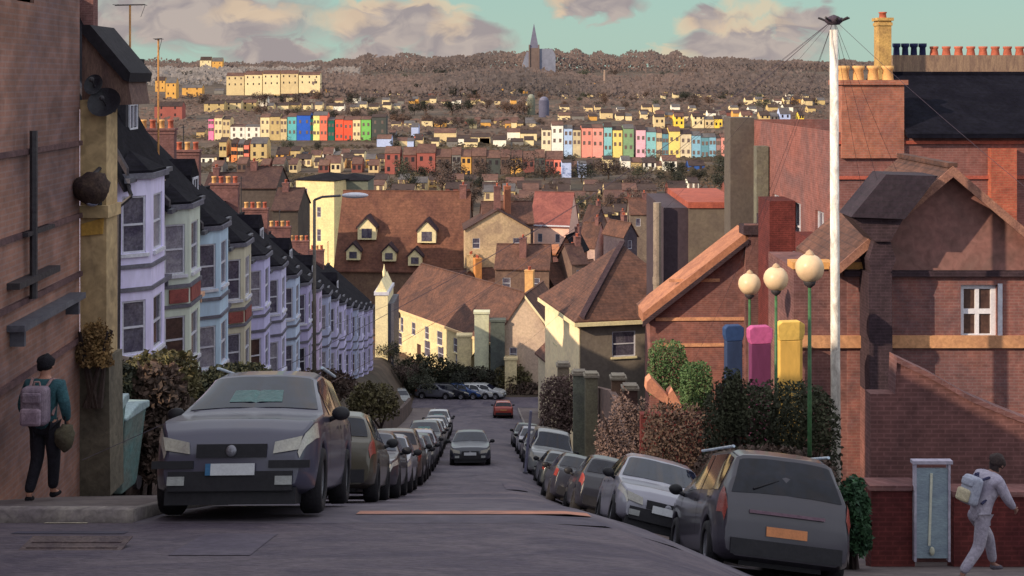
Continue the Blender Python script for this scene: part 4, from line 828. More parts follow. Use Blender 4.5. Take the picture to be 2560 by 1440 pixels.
row('the high scattered line on the right hill', [('cream',1398,1408,254,270),('white',1418,1430,252,272),('buff',1490,1506,255,280),('cream',1476,1484,258,272),('tan',1572,1590,240,272),('buff',1600,1616,256,272),('cream',1625,1640,258,275),('coral',1668,1690,244,268),('buff',1692,1704,252,272),('tan',1730,1745,236,268),('buff',1795,1830,232,240),('cream',1842,1880,238,246),('ochre',1800,1816,230,238),('blue white',1955,1975,242,256),('cream',1958,1970,252,262),('grey',1985,2005,258,282)], 'specks of houses on the right hill', 'small_house', wins=False, d=1000, rf=.25)
row('the group below the bright right terrace', [('blue white',1405,1428,402,416),('blue white',1446,1466,405,418),('blue white',1404,1425,438,470),('blue white',1446,1470,440,475),('blue white',1275,1320,444,455)], 'blue white sheds', 'shed', wins=False, d=405, rf=.3)
# drab houses filling the valley floor
random.seed(21)
DR = []
for r_, (py, n, xa, xb) in enumerate(((492, 12, 640, 1860), (520, 10, 900, 1850), (553, 8, 1180, 1870), (310, 9, 970, 1350), (290, 8, 1400, 1900), (240, 10, 560, 1250), (215, 9, 900, 1900), (432, 9, 520, 960))):
    items = []
    for k in range(n):
        x = lerp(xa, xb, (k+random.uniform(.1, .7))/n); w = random.uniform(.5, .85)*(xb-xa)/n*(.55 if py < 330 else .8); hgt = (34 if py > 400 else 14)*random.uniform(.8, 1.2)
        items.append((random.choice(['brown', 'buff', 'grey', 'cream', 'tan', 'dull red']), x, x+w, py-hgt, py))
    row(f'the drab {("row below the brick terrace", "row above the pink houses", "lowest valley row", "row under the church hill", "row above the right terrace", "row on the left hill", "row under the skyline", "row right of the slate roofs")[r_]}', items, f'drab houses {r_}'.replace(' %d' % r_, ' '+ORD[r_]+' rank'), 'small_house', wins=py > 400, rf=.4, roof=far_tile if r_ % 2 else dark_roof)

LV = (('on the skyline slope left', 204, 10, 330, 560, 9), ('below the church', 236, 12, 900, 1700, 9), ('in the upper gap', 262, 10, 980, 1330, 11), ('across the middle gap', 346, 12, 470, 1000, 14), ('at the far right edge', 262, 8, 1850, 2060, 13), ('just below the brick row', 478, 14, 640, 1860, 24), ('left of the brick row', 418, 10, 700, 950, 22), ('right of the brick row', 428, 7, 1412, 1510, 20), ('above the brick row', 366, 9, 985, 1340, 18), ('above the valley gap', 318, 10, 970, 1340, 16), ('behind the right bright terrace', 300, 14, 1390, 1850, 16),
      ('higher right slope', 281, 14, 1390, 2050, 14), ('behind the left bright terrace', 276, 12, 660, 1000, 15), ('left middle slope', 258, 10, 690, 1300, 13), ('under the round towers', 322, 6, 1260, 1350, 14), ('upper left slope', 234, 9, 520, 860, 13), ('upper right slope', 246, 14, 1400, 2040, 11), ('high central slope', 226, 10, 850, 1380, 9), ('under the wooded ridge', 214, 12, 1400, 2050, 8), ('right of the dormered roof', 600, 8, 1190, 1620, 34), ('behind the pink houses', 505, 9, 1180, 1640, 30), ('right of the yellow house', 470, 6, 930, 1180, 24))
for nm_, py, n, xa, xb, hg_ in LV:
    items = []
    for k in range(n):
        x = lerp(xa, xb, (k+random.uniform(.05, .6))/n); w = min(hg_*random.uniform(1.0, 1.9), (xb-xa)/n*.95); q = py+random.uniform(-.18, .18)*hg_
        items.append((random.choice(['cream', 'buff', 'cream', 'grey', 'white', 'tan', 'cream', 'ochre', 'buff']) if py < 500 else random.choice(['tan', 'buff', 'brown', 'dull red', 'grey']), x, x+w, q-hg_*random.uniform(1.0, 1.5), q))
    row('the rank '+nm_, items, 'small houses '+nm_, 'small_house', wins=py > 400, rf=.35, win=winpale)

# church and towers
d = 1500; g = PZ(190, d)
t = thing('church', 'blue grey church with a tall thin spire on the skyline', 'church', (PX(1335, d), d, g)); z = lambda py: PZ(py, d)-g
cs = pm('hazy blue stone', (128, 132, 150), .12, .05); cs2 = pm('hazy brown stone', (116, 100, 96), .12, .05)
MB().box(-5.5, 5.5, -5, 6, -15, z(120)).box(-6.5, -5, -6, -4, 0, z(112)).box(5, 6.5, -6, -4, 0, z(112)).build('tower', cs2, t)
MB().add([(-5.5,-5,z(120)),(5.5,-5,z(120)),(5.5,6,z(120)),(-5.5,6,z(120)),(0,.5,z(58))], [(0,1,4),(1,2,4),(2,3,4),(3,0,4)]).build('spire', pm('slate blue spire', (108, 108, 128), .1, .05), t)
MB().prism([(5.5, -4, -15), (26, -4, -15), (26, -4, z(138)), (22, -4, z(122)), (5.5, -4, z(122))], (0, 12, 0)).build('nave', cs, t)
MB().prism([(-5.5, -4, -15), (-14, -4, -15), (-14, -4, z(160)), (-9, -4, z(130)), (-5.5, -4, z(130))], (0, 12, 0)).build('aisle', cs, t)
for lab, px, w, y0, y1, d, c in (('grey green round tower below the church left of the blue one', 1328, 20, 236, 306, 760, (108, 110, 96)), ('blue purple round tower below the church', 1360, 26, 242, 312, 740, (84, 84, 104))):
    g = PZ(y1, d); t = thing('round_tower', lab, 'tower', (PX(px, d), d, g)); rr = w/2/F*d; hh = (y1-y0)/F*d
    MB().lathe([(rr, -8), (rr, hh*.86), (rr*.86, hh*.88)], n=18).build('shaft', pm(lab[:9]+' cladding', c, .12, .3), t, True)
    MB().lathe([(rr*.86, hh*.86), (rr*.8, hh*.94), (rr*.4, hh), (.01, hh*1.01)], n=18).build('cap', pm(lab[:9]+' cap', tuple(v+30 for v in c), .1, .3), t, True)
t = thing('mast_tower', 'thin pale tower rising from the brown woods right of the church', 'tower', (PX(1512, 1100), 1100, PZ(255, 1100)))
MB().tube((0, 0, -5), (0, 0, 80/F*1100), 2.0, 1.0, 8).build('shaft', pm('pale pink tower', (150, 128, 116), .1, .2), t)

# trees
def tree_parts(n, size, seed, bare=.0, flat=1.0):
    random.seed(seed); lobes = [(Vector((random.gauss(0, .42), random.gauss(0, .42), random.uniform(.5, 1.25)*flat)), random.uniform(.22, .42)) for _ in range(11)]
    def fn():
        c, r = random.choice(lobes); v = Vector((random.gauss(0, 1), random.gauss(0, 1), random.gauss(0, 1))).normalized()*r*random.uniform(.45, 1.08)
        return c+v
    cr = MB().leaves(n, fn, size, 1.8)
    tr = MB().tube((0, 0, -.4), (0, 0, .55), .055, .035, 7)
    for c, r in lobes: tr.tube((0, 0, random.uniform(.3, .55)), c, .022, .006, 5)
    return cr, tr
bark = pm('grey brown bark', (78, 64, 56), .3, 2)
CM = [pm('winter brown twigs', (94, 78, 72), .3, .4, .9, col2=(70, 60, 58)), pm('grey green leaves', (86, 88, 72), .3, .4, .9, col2=(58, 60, 54)), pm('dark evergreen', (54, 56, 46), .35, .5, .9, col2=(38, 40, 38)), pm('rust brown twigs', (108, 84, 72), .3, .4, .9, col2=(82, 66, 60))]
TV = []
for s in range(4):
    a_, b_ = tree_parts(1500, .055, 100+s, flat=(1, 1.2, .85, 1)[s]); TV.append((a_, b_))
TM = {}
def tree(label, x, y, hgt, wid, v, c, group=None, zoff=0):
    t = thing('tree', label, 'tree', (x, y, gz(x, y)+zoff), random.uniform(0, 6), group)
    if (v, c) not in TM: TM[(v, c)] = (TV[v][0].mesh('crown', CM[c]), TV[v][1].mesh('trunk', bark))
    for nm, me in zip(('crown', 'trunk'), TM[(v, c)]):
        o = bpy.data.objects.new(nm, me); C.objects.link(o); o.parent = t
    t.scale = (wid, wid, hgt/1.5); return t
TC = ['brown bare', 'grey green', 'dark evergreen', 'rusty']
random.seed(5)
spots = [(1040,930,112,7,2,'brown bush like tree under the cream house wall'),]
bands = [(960, 1860, 452, 0, 7, 12, 'low across the valley'), (640, 1000, 300, 0, 8, 8, 'over the left bright terrace'), (1000, 1350, 285, 0, 8, 7, 'below the round towers'), (1380, 2050, 262, 0, 6, 8, 'high above the right bright terrace'), (560, 1350, 240, 0, 8, 9, 'on the left slope'), (950, 1180, 985, 127, 2.6, 7, 'under the cream house'), (640, 1840, 486, 0, 6, 12, 'behind the tall yellow house line'), (960, 1860, 530, 0, 5.5, 10, 'in front of the brick row'), (960, 1860, 424, 0, 5, 12, 'between brick row and bright terraces'), (500, 1000, 382, 0, 4.5, 8, 'under the left bright terrace'), (960, 1360, 318, 0, 7, 10, 'between the two bright terraces'), (1380, 2040, 272, 0, 7, 9, 'above the right bright terrace'), (480, 960, 262, 0, 8, 10, 'above the left bright terrace'), (850, 1900, 250, 0, 8, 10, 'on the church hill'), (400, 2080, 203, 0, 12, 18, 'under the skyline')]
for bi, (xa, xb, py, d0, hh, n, ph) in enumerate(bands):
    for k in range(n):
        px = lerp(xa, xb, (k+random.uniform(.1, .9))/n); d = d0 or dist_for(py+random.uniform(-7, 7)); v = random.randrange(4); c = random.choice([0, 0, 2, 1, 2, 3] if d0 == 0 else [2, 1, 0])
        hg = hh*random.uniform(.75, 1.3)
        tree(f'{TC[c]} tree, {ordn(k)} from the left {ph}', PX(px, d), d+random.uniform(-3, 3), hg, hg*random.uniform(.55, .85), v, c, 'trees '+ph)
# wooded skyline: nobody could count it
def wood(name, label, xa, xb, yfun, d0, d1, mat, n, size, hmax):
    random.seed(n); m = MB()
    for _ in range(n):
        px = random.uniform(xa, xb); d = random.uniform(d0, d1); x = PX(px, d); z0 = H(x, d)
        top = yfun(px)*(.55+.45*noise.noise(Vector((px/38, 0, d/300)))+.45)
        z = z0+random.uniform(0, 1)**.8*max(1, min(hmax, top))
        c = Vector((x, d, z)); th = random.uniform(0, PI); jx = random.gauss(0, .22); jz = random.gauss(0, .22); a = Vector((math.cos(th), .5*math.sin(th)+jx, math.sin(th))); b = Vector((-math.sin(th), .5*math.cos(th)+jz, math.cos(th))); k = size*random.uniform(.35, 1.1)
        m.add([c-a*k, c+b*k*.6, c+a*k, c-b*k*.6], [(0, 1, 2, 3)])
    return tag(m.build(name, mat), label, 'woodland', kind='stuff')
hz = pm('hazy brown woodland', (106, 90, 86), .2, .012, .95, col2=(84, 76, 76)); hz2 = pm('hazy grey woodland', (132, 124, 122), .2, .03, .95, col2=(110, 106, 108))
bump_ = lambda px: 11+14*math.exp(-((px-1330)/220)**2)+7*math.exp(-((px-1640)/150)**2)+5*math.exp(-((px-330)/120)**2)+9*math.exp(-((px-960)/110)**2)
wood('skyline_woodland', 'brown bare woodland along the skyline under the clouds', 300, 2350, bump_, 1500, 1800, hz, 20000, 2.6, 60)
wood('ridge_woodland', 'grey brown wood spreading across the slope below the church', 780, 2100, lambda px: 12+4*math.sin(px/90), 950, 1250, hz, 14000, 2.0, 22)
wood('left_ridge_woodland', 'grey wood on the far left ridge behind the aerials', 250, 900, lambda px: 9, 1150, 1500, hz2, 6000, 2.6, 30)

def scrub(name, label, d0, d1, mat, n, size, hmax, xa=350, xb=2100):
    random.seed(n+3); m = MB()
    while len(m.f) < n:
        px = random.uniform(xa, xb); d = random.uniform(d0**.5, d1**.5)**2; x = PX(px, d)
        q = noise.noise(Vector((x/38, d/26, n)))
        if q < -.02: continue
        z = H(x, d)+random.uniform(0, 1)**1.5*hmax*min(1, q*3+.3); c = Vector((x, d, z))
        th = random.uniform(-.6, .6); a = Vector((math.cos(th), .5*math.sin(th)+random.gauss(0, .2), math.sin(th))); b = Vector((-math.sin(th), .5*math.cos(th)+random.gauss(0, .2), math.cos(th))); k = size*random.uniform(.4, 1.3)
        m.add([c-a*k, c+b*k*.5, c+a*k, c-b*k*.5], [(0, 1, 2, 3)])
    return tag(m.build(name, mat), label, 'scrub', kind='stuff')
scrub('upper_scrub', 'brown scrub and gardens across the upper far slope', 580, 1000, pm('rust scrub', (102, 88, 84), .25, .02, .95, col2=(88, 74, 70)), 13000, 1.3, 3)
scrub('middle_scrub', 'dark olive and brown scrub between the far terraces', 380, 600, pm('dark olive scrub', (84, 74, 60), .3, .08, .95, col2=(60, 52, 48)), 12000, .75, 1.6)
scrub('valley_scrub', 'brown garden scrub on the valley floor between the roofs', 125, 380, pm('brown valley scrub', (108, 82, 68), .3, .15, .95, col2=(72, 60, 52)), 14000, .36, 1.6, 900, 1900)
hedge('shrub', 'dark bushes at the foot of the pale cottage', 'shrub', 1215, 1345, 905, 985, 127.5, 2, olive, 1500, .3, wob=.35)
hedge('shrub', 'dark green bushes under the cream house wall', 'shrub', 960, 1190, 880, 985, 126.5, 2, dkgreen, 2200, .3, wob=.4)

# right-hand garden wall and the small houses behind it, down to the foot of the street
m = MB(); yy = [47+1.5*k for k in range(46)]
for a_, b_ in zip(yy[:-1], yy[1:]):
    xa, xb = U2X(6.1, a_), U2X(6.1, b_); wh = lambda q: 2.0+1.9*sm(49, 56, q)*(1-sm(82, 92, q)); ta, tb = road_z(xa, a_)+wh(a_), road_z(xb, b_)+wh(b_)
    m.add([(xa, a_, ta-2.6), (xb, b_, tb-2.6), (xb, b_, tb), (xa, a_, ta), (xa+.3, a_, ta-2.6), (xb+.3, b_, tb-2.6), (xb+.3, b_, tb), (xa+.3, a_, ta)], [(3,2,1,0),(3,2,6,7),(0,3,7,4)])
tag(m.build('garden_wall', pm('pinkish brown render wall', (136, 112, 104), .25, 1.0, .9, col2=(104, 88, 84))), 'long pinkish brown garden wall along the right pavement down the hill', 'wall')
for k, (y, w, dd, hh, rh, rot, wc, lab) in enumerate(((84, 4.6, 6, 4.6, 2.2, 10, (206, 184, 148), 'cream'), (93, 5, 6, 4.2, 2.4, -8, (150, 122, 108), 'brown pink'), (102, 4.8, 6, 4.8, 2.2, 14, (214, 200, 170), 'pale'), (110, 5, 5, 4.2, 2.4, -12, (120, 104, 100), 'dark mauve'))):
    x = U2X(6.9, y); g = road_z(x, y)
    house('small_house', f'{lab} small house behind the right garden wall, {ordn(k)} down the hill', 'house', (x, y, g), R(rot), w, dd, hh, rh, ridge='y' if k % 2 == 0 else 'x', wall=pm('lane house '+lab, wc, .15, 1), roof=(tile, tile_d)[k % 2], wins=[(.8, 1.6, 2.6, 3.7), (2.8, 3.6, 2.6, 3.7)], chims=[(w*.7, dd*.6, hh, hh+rh+1, .6, .8, brick_m, 2)])
hedge('hedge', 'dark mixed hedge across the foot of the street left of the pale green pier', 'hedge', 1085, 1250, 915, 1000, 126.8, 2, pm('dark street foot leaves', (72, 70, 56), .35, 1, .9, col2=(50, 46, 44)), 3600, .26, wob=.35, ex=4)
hedge('shrub', 'reddish brown hedge across the foot of the street below the pale cottage', 'shrub', 1250, 1400, 950, 1005, 127.2, 2, brownl, 2600, .26, wob=.35, ex=4)

for k, (xa, xb, ye, yr_, c, lab) in enumerate(((1178, 1240, 895, 855, (218, 200, 160), 'tiny cream gabled cottage behind the hedge across the foot of the street'), (1244, 1300, 900, 868, (150, 124, 112), 'tiny brown gabled cottage beside the cream one across the street foot'), (1306, 1362, 892, 850, (226, 206, 172), 'tiny pale gabled cottage closing the right of the street foot'))):
    d = 129.5; g = gz(0, d); w = (xb-xa)/F*d
    house('small_cottage', lab, 'house', (PX(xa, d), d, g), R(-10), w, 5, PZ(ye, d)-g, PZ(yr_, d)-PZ(ye, d), ridge='y', wall=pm('cottage wall %d' % k, c, .15, 1), roof=tile_d, wins=[(w*.3, w*.3+.8, 2.0, 3.0)], bars=(0, 0), chims=[(w*.8, 2.5, PZ(ye, d)-g, PZ(yr_, d)-g+.9, .5, .7, brick_m, 2)])
hedge('shrub', 'muted brown hedge along the right garden wall below the cream flanked house', 'shrub', 1345, 1465, 935, 1075, 64.5, 1.6, pinkt, 2400, .14, wob=.35, ex=4)
# ================================================================== CARS
def interp(tab, y):
    if y <= tab[0][0]: return tab[0][1]
    for (a, b), (c, d) in zip(tab[:-1], tab[1:]):
        if y <= c: return lerp(b, d, (y-a)/(c-a))
    return tab[-1][1]
KINDS = {   # length, width, roofline (y from the nose, z), belt line, windscreen y, rear window y, side glass y, wheel radius
 'suv': (4.5, 1.78, [(0,.62),(.03,.74),(.1,.88),(.3,1.0),(1.15,1.10),(2.0,1.58),(2.5,1.66),(3.6,1.64),(4.0,1.56),(4.3,1.15),(4.44,1.0),(4.5,.7)], 1.05, (1.25,1.95), (4.03,4.28), (1.75,4.0), .36),
 'mpv': (4.4, 1.84, [(0,.6),(.03,.7),(.12,.82),(.3,.92),(.85,1.06),(1.8,1.58),(2.3,1.68),(3.7,1.66),(4.08,1.58),(4.25,1.30),(4.36,.95),(4.4,.7)], 1.02, (.95,1.75), (4.11,4.32), (1.5,4.0), .34),
 'hatch': (4.0, 1.72, [(0,.5),(.03,.62),(.12,.74),(.3,.82),(1.0,.94),(1.75,1.38),(2.2,1.46),(3.1,1.44),(3.5,1.34),(3.85,.98),(3.96,.9),(4.0,.6)], .92, (1.08,1.7), (3.53,3.82), (1.5,3.45), .31),
 'saloon': (4.4, 1.74, [(0,.5),(.03,.62),(.12,.74),(.35,.8),(1.15,.92),(1.85,1.34),(2.3,1.41),(3.0,1.39),(3.3,1.32),(3.8,1.0),(4.3,.96),(4.38,.9),(4.4,.6)], .9, (1.22,1.8), (3.33,3.76), (1.6,3.3), .31),
 'van': (4.9, 1.9, [(0,.6),(.03,.8),(.15,1.0),(.5,1.12),(.8,1.2),(1.4,1.85),(1.7,1.96),(4.6,1.96),(4.8,1.9),(4.86,1.2),(4.9,.8)], 1.12, (.85,1.37), (4.81,4.855), (1.2,2.2), .34)}
tyre = pm('tyre rubber', (34, 32, 36), .2, 6, .8); rimm = pm('dull alloy', (128, 128, 134), .15, 6, .35, metal=.6)
blackp = pm('black car plastic', (34, 33, 38), .2, 5, .55, bump=0); headg = pm('hazy headlamp', (176, 172, 160), .15, 8, .2, bump=0, spec=.7); tailg = pm('dull red tail lamp', (138, 52, 42), .2, 8, .3, spec=.6)
carglass = pm('car window glass', (30, 32, 42), .3, 1.2, .06, bump=0, spec=.3); wsg = pm('reflecting windscreen', (30, 34, 50), .3, 1.5, .05, bump=0, spec=.38)
plate_w = pm('white number plate', (190, 192, 196), .08, 8, .5, bump=0); plate_y = pm('amber number plate', (196, 128, 84), .1, 8, .5, bump=0)
chrome = pm('bright roof trim', (190, 206, 220), .12, 6, .3)
def paint(n, c, r=.3): return pm('car paint '+n, c, .05, .5, r, bump=0, spec=.4, coat=.5, metal=.1, k=.62)
CACHE = {}
def car_meshes(kind):
    if kind in CACHE: return CACHE[kind]
    L_, Wd, top, belt, ws, rw_, sg, wr = KINDS[kind]; hw = Wd/2
    wy = (.19*L_, .81*L_)
    def st(y):
        zt = interp(top, y); e0 = max(0, 1-y/.55); e1 = max(0, 1-(L_-y)/.4)
        w = hw*(1-.20*e0**2.2-.12*e1**2.2); z0 = .2+.08*max(e0, e1)
        for c in wy:
            dy = abs(y-c)
            if dy < wr+.07: z0 = max(z0, wr+math.sqrt((wr+.07)**2-dy*dy)*.98)
        zb = min(belt, zt-.04); hc = max(0, zt-zb); we = w*(.95-.24*min(hc/.5, 1))
        m1 = max(.47, z0+.02) if zb > .6 else min(.47, zb-.1)
        m1 = max(m1, z0+.01); mb = max(lerp(m1, zb, .6), z0+.02)
        return [(0, z0), (w*.82, z0), (w*.965, z0+min(.07, (m1-z0)*.5)), (w, m1), (w*.995, mb), (w*.96, zb), (lerp(w*.96, we, .34), lerp(zb, zt, .31)), (lerp(w*.96, we, .75), lerp(zb, zt, .7)), (we, zt-.05*min(1, hc*3)), (we*.86, zt-.008), (we*.45, zt+.014), (0, zt+.018)]
    ys_ = sorted(set([0, .015, .03, .06, .1, .15, .2, .3, .4, .5]+[L_*k/56 for k in range(57)]+[t_[0] for t_ in top]+[L_-.015, L_-.03]))
    m = MB(); n = 23
    def ringp(y):
        r = [(x, z) for x, z in st(y)]; return [(x, y, z) for x, z in r]+[(-x, y, z) for x, z in r[-2:0:-1]]
    rings = [ringp(y) for y in ys_]; k = len(rings[0])
    for r in rings: m.v += r
    for j in range(len(rings)-1):
        for i in range(k): m.f.append((j*k+i, (j+1)*k+i, (j+1)*k+(i+1) % k, j*k+(i+1) % k))
    m.f.append(tuple(range(k))); m.f.append(tuple((len(rings)-1)*k+i for i in range(k-1, -1, -1)))
    def S(y, q):
        r = st(max(0, min(L_, y))); i = min(len(r)-2, int(q)); f = q-i; return Vector((lerp(r[i][0], r[i+1][0], f), y, lerp(r[i][1], r[i+1][1], f)))
    def patch(yy0, yy1, q0, q1, off, side=1, ny=8, nq=6):
        pm_ = MB(); P_ = []
        for a in range(ny+1):
            for b in range(nq+1):
                y = lerp(yy0, yy1, a/ny); q = lerp(q0, q1, b/nq); p = S(y, q); e = .01
                ty = S(y+e, q)-S(y-e, q); tq = S(y, min(10.99, q+e))-S(y, q-e); nn = tq.cross(ty)
                if nn.length < 1e-9: nn = Vector((1, 0, 0))
                nn.normalize()
                if nn.dot(Vector((p.x, 0, p.z-.6)) if abs(nn.y) < .9 else Vector((0, y-L_/2, 0))) < 0: nn = -nn
                if q > 10.9: nn.x = 0; p.x = 0; nn.normalize()
                p = p+nn*off; P_.append((p.x*side, p.y, p.z))
        pm_.v = P_; w_ = nq+1
        pm_.f = [((a*w_+b), (a+1)*w_+b, (a+1)*w_+b+1, a*w_+b+1) for a in range(ny) for b in range(nq)]
        return pm_
    def both(yy0, yy1, q0, q1, off, **kk):
        x = patch(yy0, yy1, q0, q1, off, 1, **kk); y_ = patch(yy0, yy1, q0, q1, off, -1, **kk); return MB().add(x.v, x.f).add(y_.v, y_.f)
    parts = []
    parts.append(('body', m, 'paint', True))
    parts.append(('windscreen', both(ws[0], ws[1], 8.4, 11, .008), wsg, True)); parts.append(('rear_window', both(rw_[0], rw_[1], 8.4, 11, .008), carglass, True))
    if kind == 'suv': parts.append(('windscreen_card', both(1.36, 1.62, 10.1, 11, .014), pm('teal windscreen card', (60, 100, 98), .15, 4, .3), True))
    mid = lerp(sg[0], sg[1], .47)
    parts.append(('bonnet_gap', both(.36, .375, 5.6, 11, .006, ny=1), blackp, True))
    for s in (1, -1):
        for yg in (sg[0]-.25, mid, sg[1]-.35): parts.append(('door_gap', patch(yg, yg+.014, 3.05, 5.3, .004, s, ny=1), blackp, True))
        for yg in (mid-.25, sg[1]-.55): parts.append(('door_handle', patch(yg, yg+.16, 4.55, 4.75, .02, s, ny=2, nq=2), blackp, True))
    parts.append(('badge', MB().ball((0, -.045, belt-.37), .06, (1, .3, 1), n=12), rimm, True))
    for s in (1, -1):
        parts.append(('side_window', patch(sg[0], mid-.04, 5.35, 7.8, .007, s), carglass, True)); parts.append(('side_window', patch(mid+.04, sg[1], 5.35, 7.8, .007, s), carglass, True))
        parts.append(('headlight', patch(.02, .42, 4.2, 5.0, .012, s) if kind != 'van' else patch(.02, .4, 4.0, 5.0, .012, s), headg, True))
        parts.append(('headlight_front', MB().prism([(s*hw*.5, .02, belt-.40), (s*hw*.80, .05, belt-.36), (s*hw*.84, .06, belt-.22), (s*hw*.52, .02, belt-.28)] if s > 0 else [(s*hw*.52, .02, belt-.28), (s*hw*.84, .06, belt-.22), (s*hw*.80, .05, belt-.36), (s*hw*.5, .02, belt-.40)], (0, -.05, 0)), headg, False))
        parts.append(('tail_light', patch(L_-.22, L_-.03, 4.0, 5.9, .012, s), tailg, True))
        mm = MB().ball((s*(hw+.10), ws[0]+.35, belt+.06), .11, (1, .55, .75), n=10).tube((s*(hw-.06), ws[0]+.4, belt-.02), (s*(hw+.06), ws[0]+.36, belt+.03), .03)
        parts.append(('wing_mirror', mm, blackp, True))
        for c in wy:
            M = Matrix.Rotation(R(90*s), 3, 'Y')
            parts.append(('tyre', MB().lathe([(wr*.62, -.0), (wr*.64, .02), (wr*.93, .02), (wr, -.03), (wr, -.19), (wr*.9, -.22), (wr*.3, -.22)], (s*(hw-.01), c, wr), 24, M), tyre, True))
            parts.append(('rim', MB().lathe([(.001, -.02), (.05, -.015), (.07, -.03), (wr*.5, -.03), (wr*.58, -.012), (wr*.63, -.005), (wr*.63, -.06)], (s*(hw-.01), c, wr), 24, M), rimm, True))
    parts.append(('bumper', MB().box(-hw*.74, hw*.74, -.045, .03, .27, .47).box(-hw*.78, hw*.78, .02, .5, .13, .30).box(-hw*.6, hw*.6, .3, L_-.3, .16, .30), blackp, False))
    parts.append(('grille', MB().box(-hw*.42, hw*.42, -.03, .03, belt-.44, belt-.30), blackp, False))
    for s in (1, -1): parts.append(('fog_lamp', MB().box(s*hw*.64-.09, s*hw*.64+.09, -.065, -.04, .33, .42), pm('fog lamp glass', (150, 152, 150), .1, 6, .3), False))
    parts.append(('rear_bumper', MB().box(-hw*.8, hw*.8, L_-.03, L_+.04, .3, .5), blackp, False))
    parts.append(('front_plate', MB().box(-.26, .26, -.07, -.045, .43, .55), plate_w, False)); parts.append(('rear_plate', MB().box(-.27, .27, L_+.01, L_+.03, .66 if kind != 'mpv' else .56, .78 if kind != 'mpv' else .68), plate_y, False))
    out = [(nm, b_, mt, smth) for nm, b_, mt, smth in parts]
    CACHE[kind] = out; MC = {}
    return out
MSH = {}
def car(label, kind, pt, u, y, head=0, cat='car', name='parked_car', group='cars parked along the left kerb', extra=None, up=.01, xoff=None):
    """head 0: nose towards the camera; y is the end nearest the camera"""
    L_ = KINDS[kind][0]; yc = y+L_/2; x = U2X(u, yc) if xoff is None else xoff
    gx = (road_z(x+.8, yc)-road_z(x-.8, yc))/1.6; gy = (road_z(x, yc+1.4)-road_z(x, yc-1.4))/2.8
    Y = Vector((-.031, 1, gy)).normalized(); X = Vector((1, .031, gx*.62)); Z = X.cross(Y).normalized(); X = Y.cross(Z).normalized()
    M = Matrix((X, Y, Z)).transposed().to_4x4()
    if head: M = M @ Matrix.Rotation(R(head), 4, 'Z')
    t = thing(name, label, cat, (0, 0, 0), 0, group)
    t.matrix_world = Matrix.Translation((x, yc, road_z(x, yc)+up)) @ M; t.rotation_euler = M.to_euler(); t.location = (x, yc, road_z(x, yc)+up)
    wheel = None
    for idx, (nm, b_, mt, smth) in enumerate(car_meshes(kind)):
        key = (kind, idx, pt.name if mt == 'paint' else '')
        if key not in MSH:
            me = b_.mesh(nm, pt if mt == 'paint' else mt, smth)
            for v in me.vertices: v.co.y -= L_/2
            MSH[key] = me
        nm2 = {'headlight_front': 'headlight', 'tyre': 'wheel'}.get(nm, nm)
        o = bpy.data.objects.new(nm2, MSH[key]); C.objects.link(o)
        if nm == 'tyre': wheel = o
        o.parent = wheel if nm == 'rim' else t
        if nm in ('body',):
            md = o.modifiers.new('w', 'WEIGHTED_NORMAL'); md.keep_sharp = True
    if extra: extra(t, L_)
    return t
# the two near vehicles
def suv_extra(t, L_):
    y = -L_/2
    MB().box(-.26, -.205, y-.075, y-.06, .43, .55).build('plate_band', pm('blue plate band', (60, 104, 140), .1, 8), t)
    for s in (1, -1): MB().tube((s*.66, y+2.3, 1.70), (s*.64, y+4.0, 1.69), .02).build('roof_rail', chrome, t)
    for s in (1, -1): MB().box(s*.62-.22, s*.62+.22, y-.035, y+.02, .50, .58).build('air_intake', blackp, t)
    MB().path([(-.7, y+1.22, 1.125), (-.1, y+1.3, 1.15)], .012).build('wiper', blackp, t); MB().path([(.0, y+1.22, 1.125), (.6, y+1.3, 1.15)], .012).build('wiper', blackp, t)
car('large dark blue grey off-road car facing the camera in the left foreground', 'suv', paint('blue black', (84, 82, 104)), -2.60, 13.0, extra=suv_extra)
def mpv_extra(t, L_):
    y = L_/2
    MB().box(-.5, .5, y-.02, y+.02, .83, .87).build('tailgate_trim', pm('mauve tailgate trim', (112, 88, 100), .15, 5, .4), t)
    MB().path([(.1, y-.14, 1.28), (.45, y-.07, 1.14)], .014).build('wiper', blackp, t)
    for s in (1, -1): MB().tube((s*.66, y-3.0, 1.70), (s*.66, y-.5, 1.68), .02).build('roof_rail', chrome, t)
car('dark people carrier seen from behind with amber plate in the right foreground', 'mpv', paint('charcoal', (72, 68, 80)), 4.05, 16.0, 180, group='cars parked along the right kerb', extra=mpv_extra)
for y, lab, kd, pt, hd in ((20.6, 'silver hatchback with a warm glint left of the dark people carrier', 'hatch', paint('silver', (170, 168, 182)), 0), (27.2, 'black hatchback left of the silver hatchback', 'hatch', paint('black', (46, 46, 58)), 180), (32.0, 'black car with blue roof trim just below the black hatchback', 'saloon', paint('ink', (52, 52, 66)), 180),
                       (37.6, 'grey hatchback farther down the right kerb', 'hatch', paint('grey', (108, 108, 120)), 0), (43.5, 'dark green grey car on the right kerb between two greys', 'saloon', paint('slate', (80, 86, 92)), 180), (50.5, 'pale grey van parked on the right kerb', 'van', paint('pale grey', (156, 158, 160)), 0), (58, 'dark hatchback beyond the pale grey van', 'hatch', paint('black', (46, 46, 58)), 0),
                       (64, 'silver hatchback beyond the pale grey van', 'hatch', paint('silver', (170, 168, 182)), 0), (71, 'farthest dark saloon on the right kerb', 'saloon', paint('ink', (52, 52, 66)), 0)):
    car(lab, kd, pt, {20.6: 3.15, 27.2: 3.0, 32.0: 2.75}.get(y, 3.1), y, hd, group='cars parked along the right kerb', cat='van' if kd == 'van' else 'car')
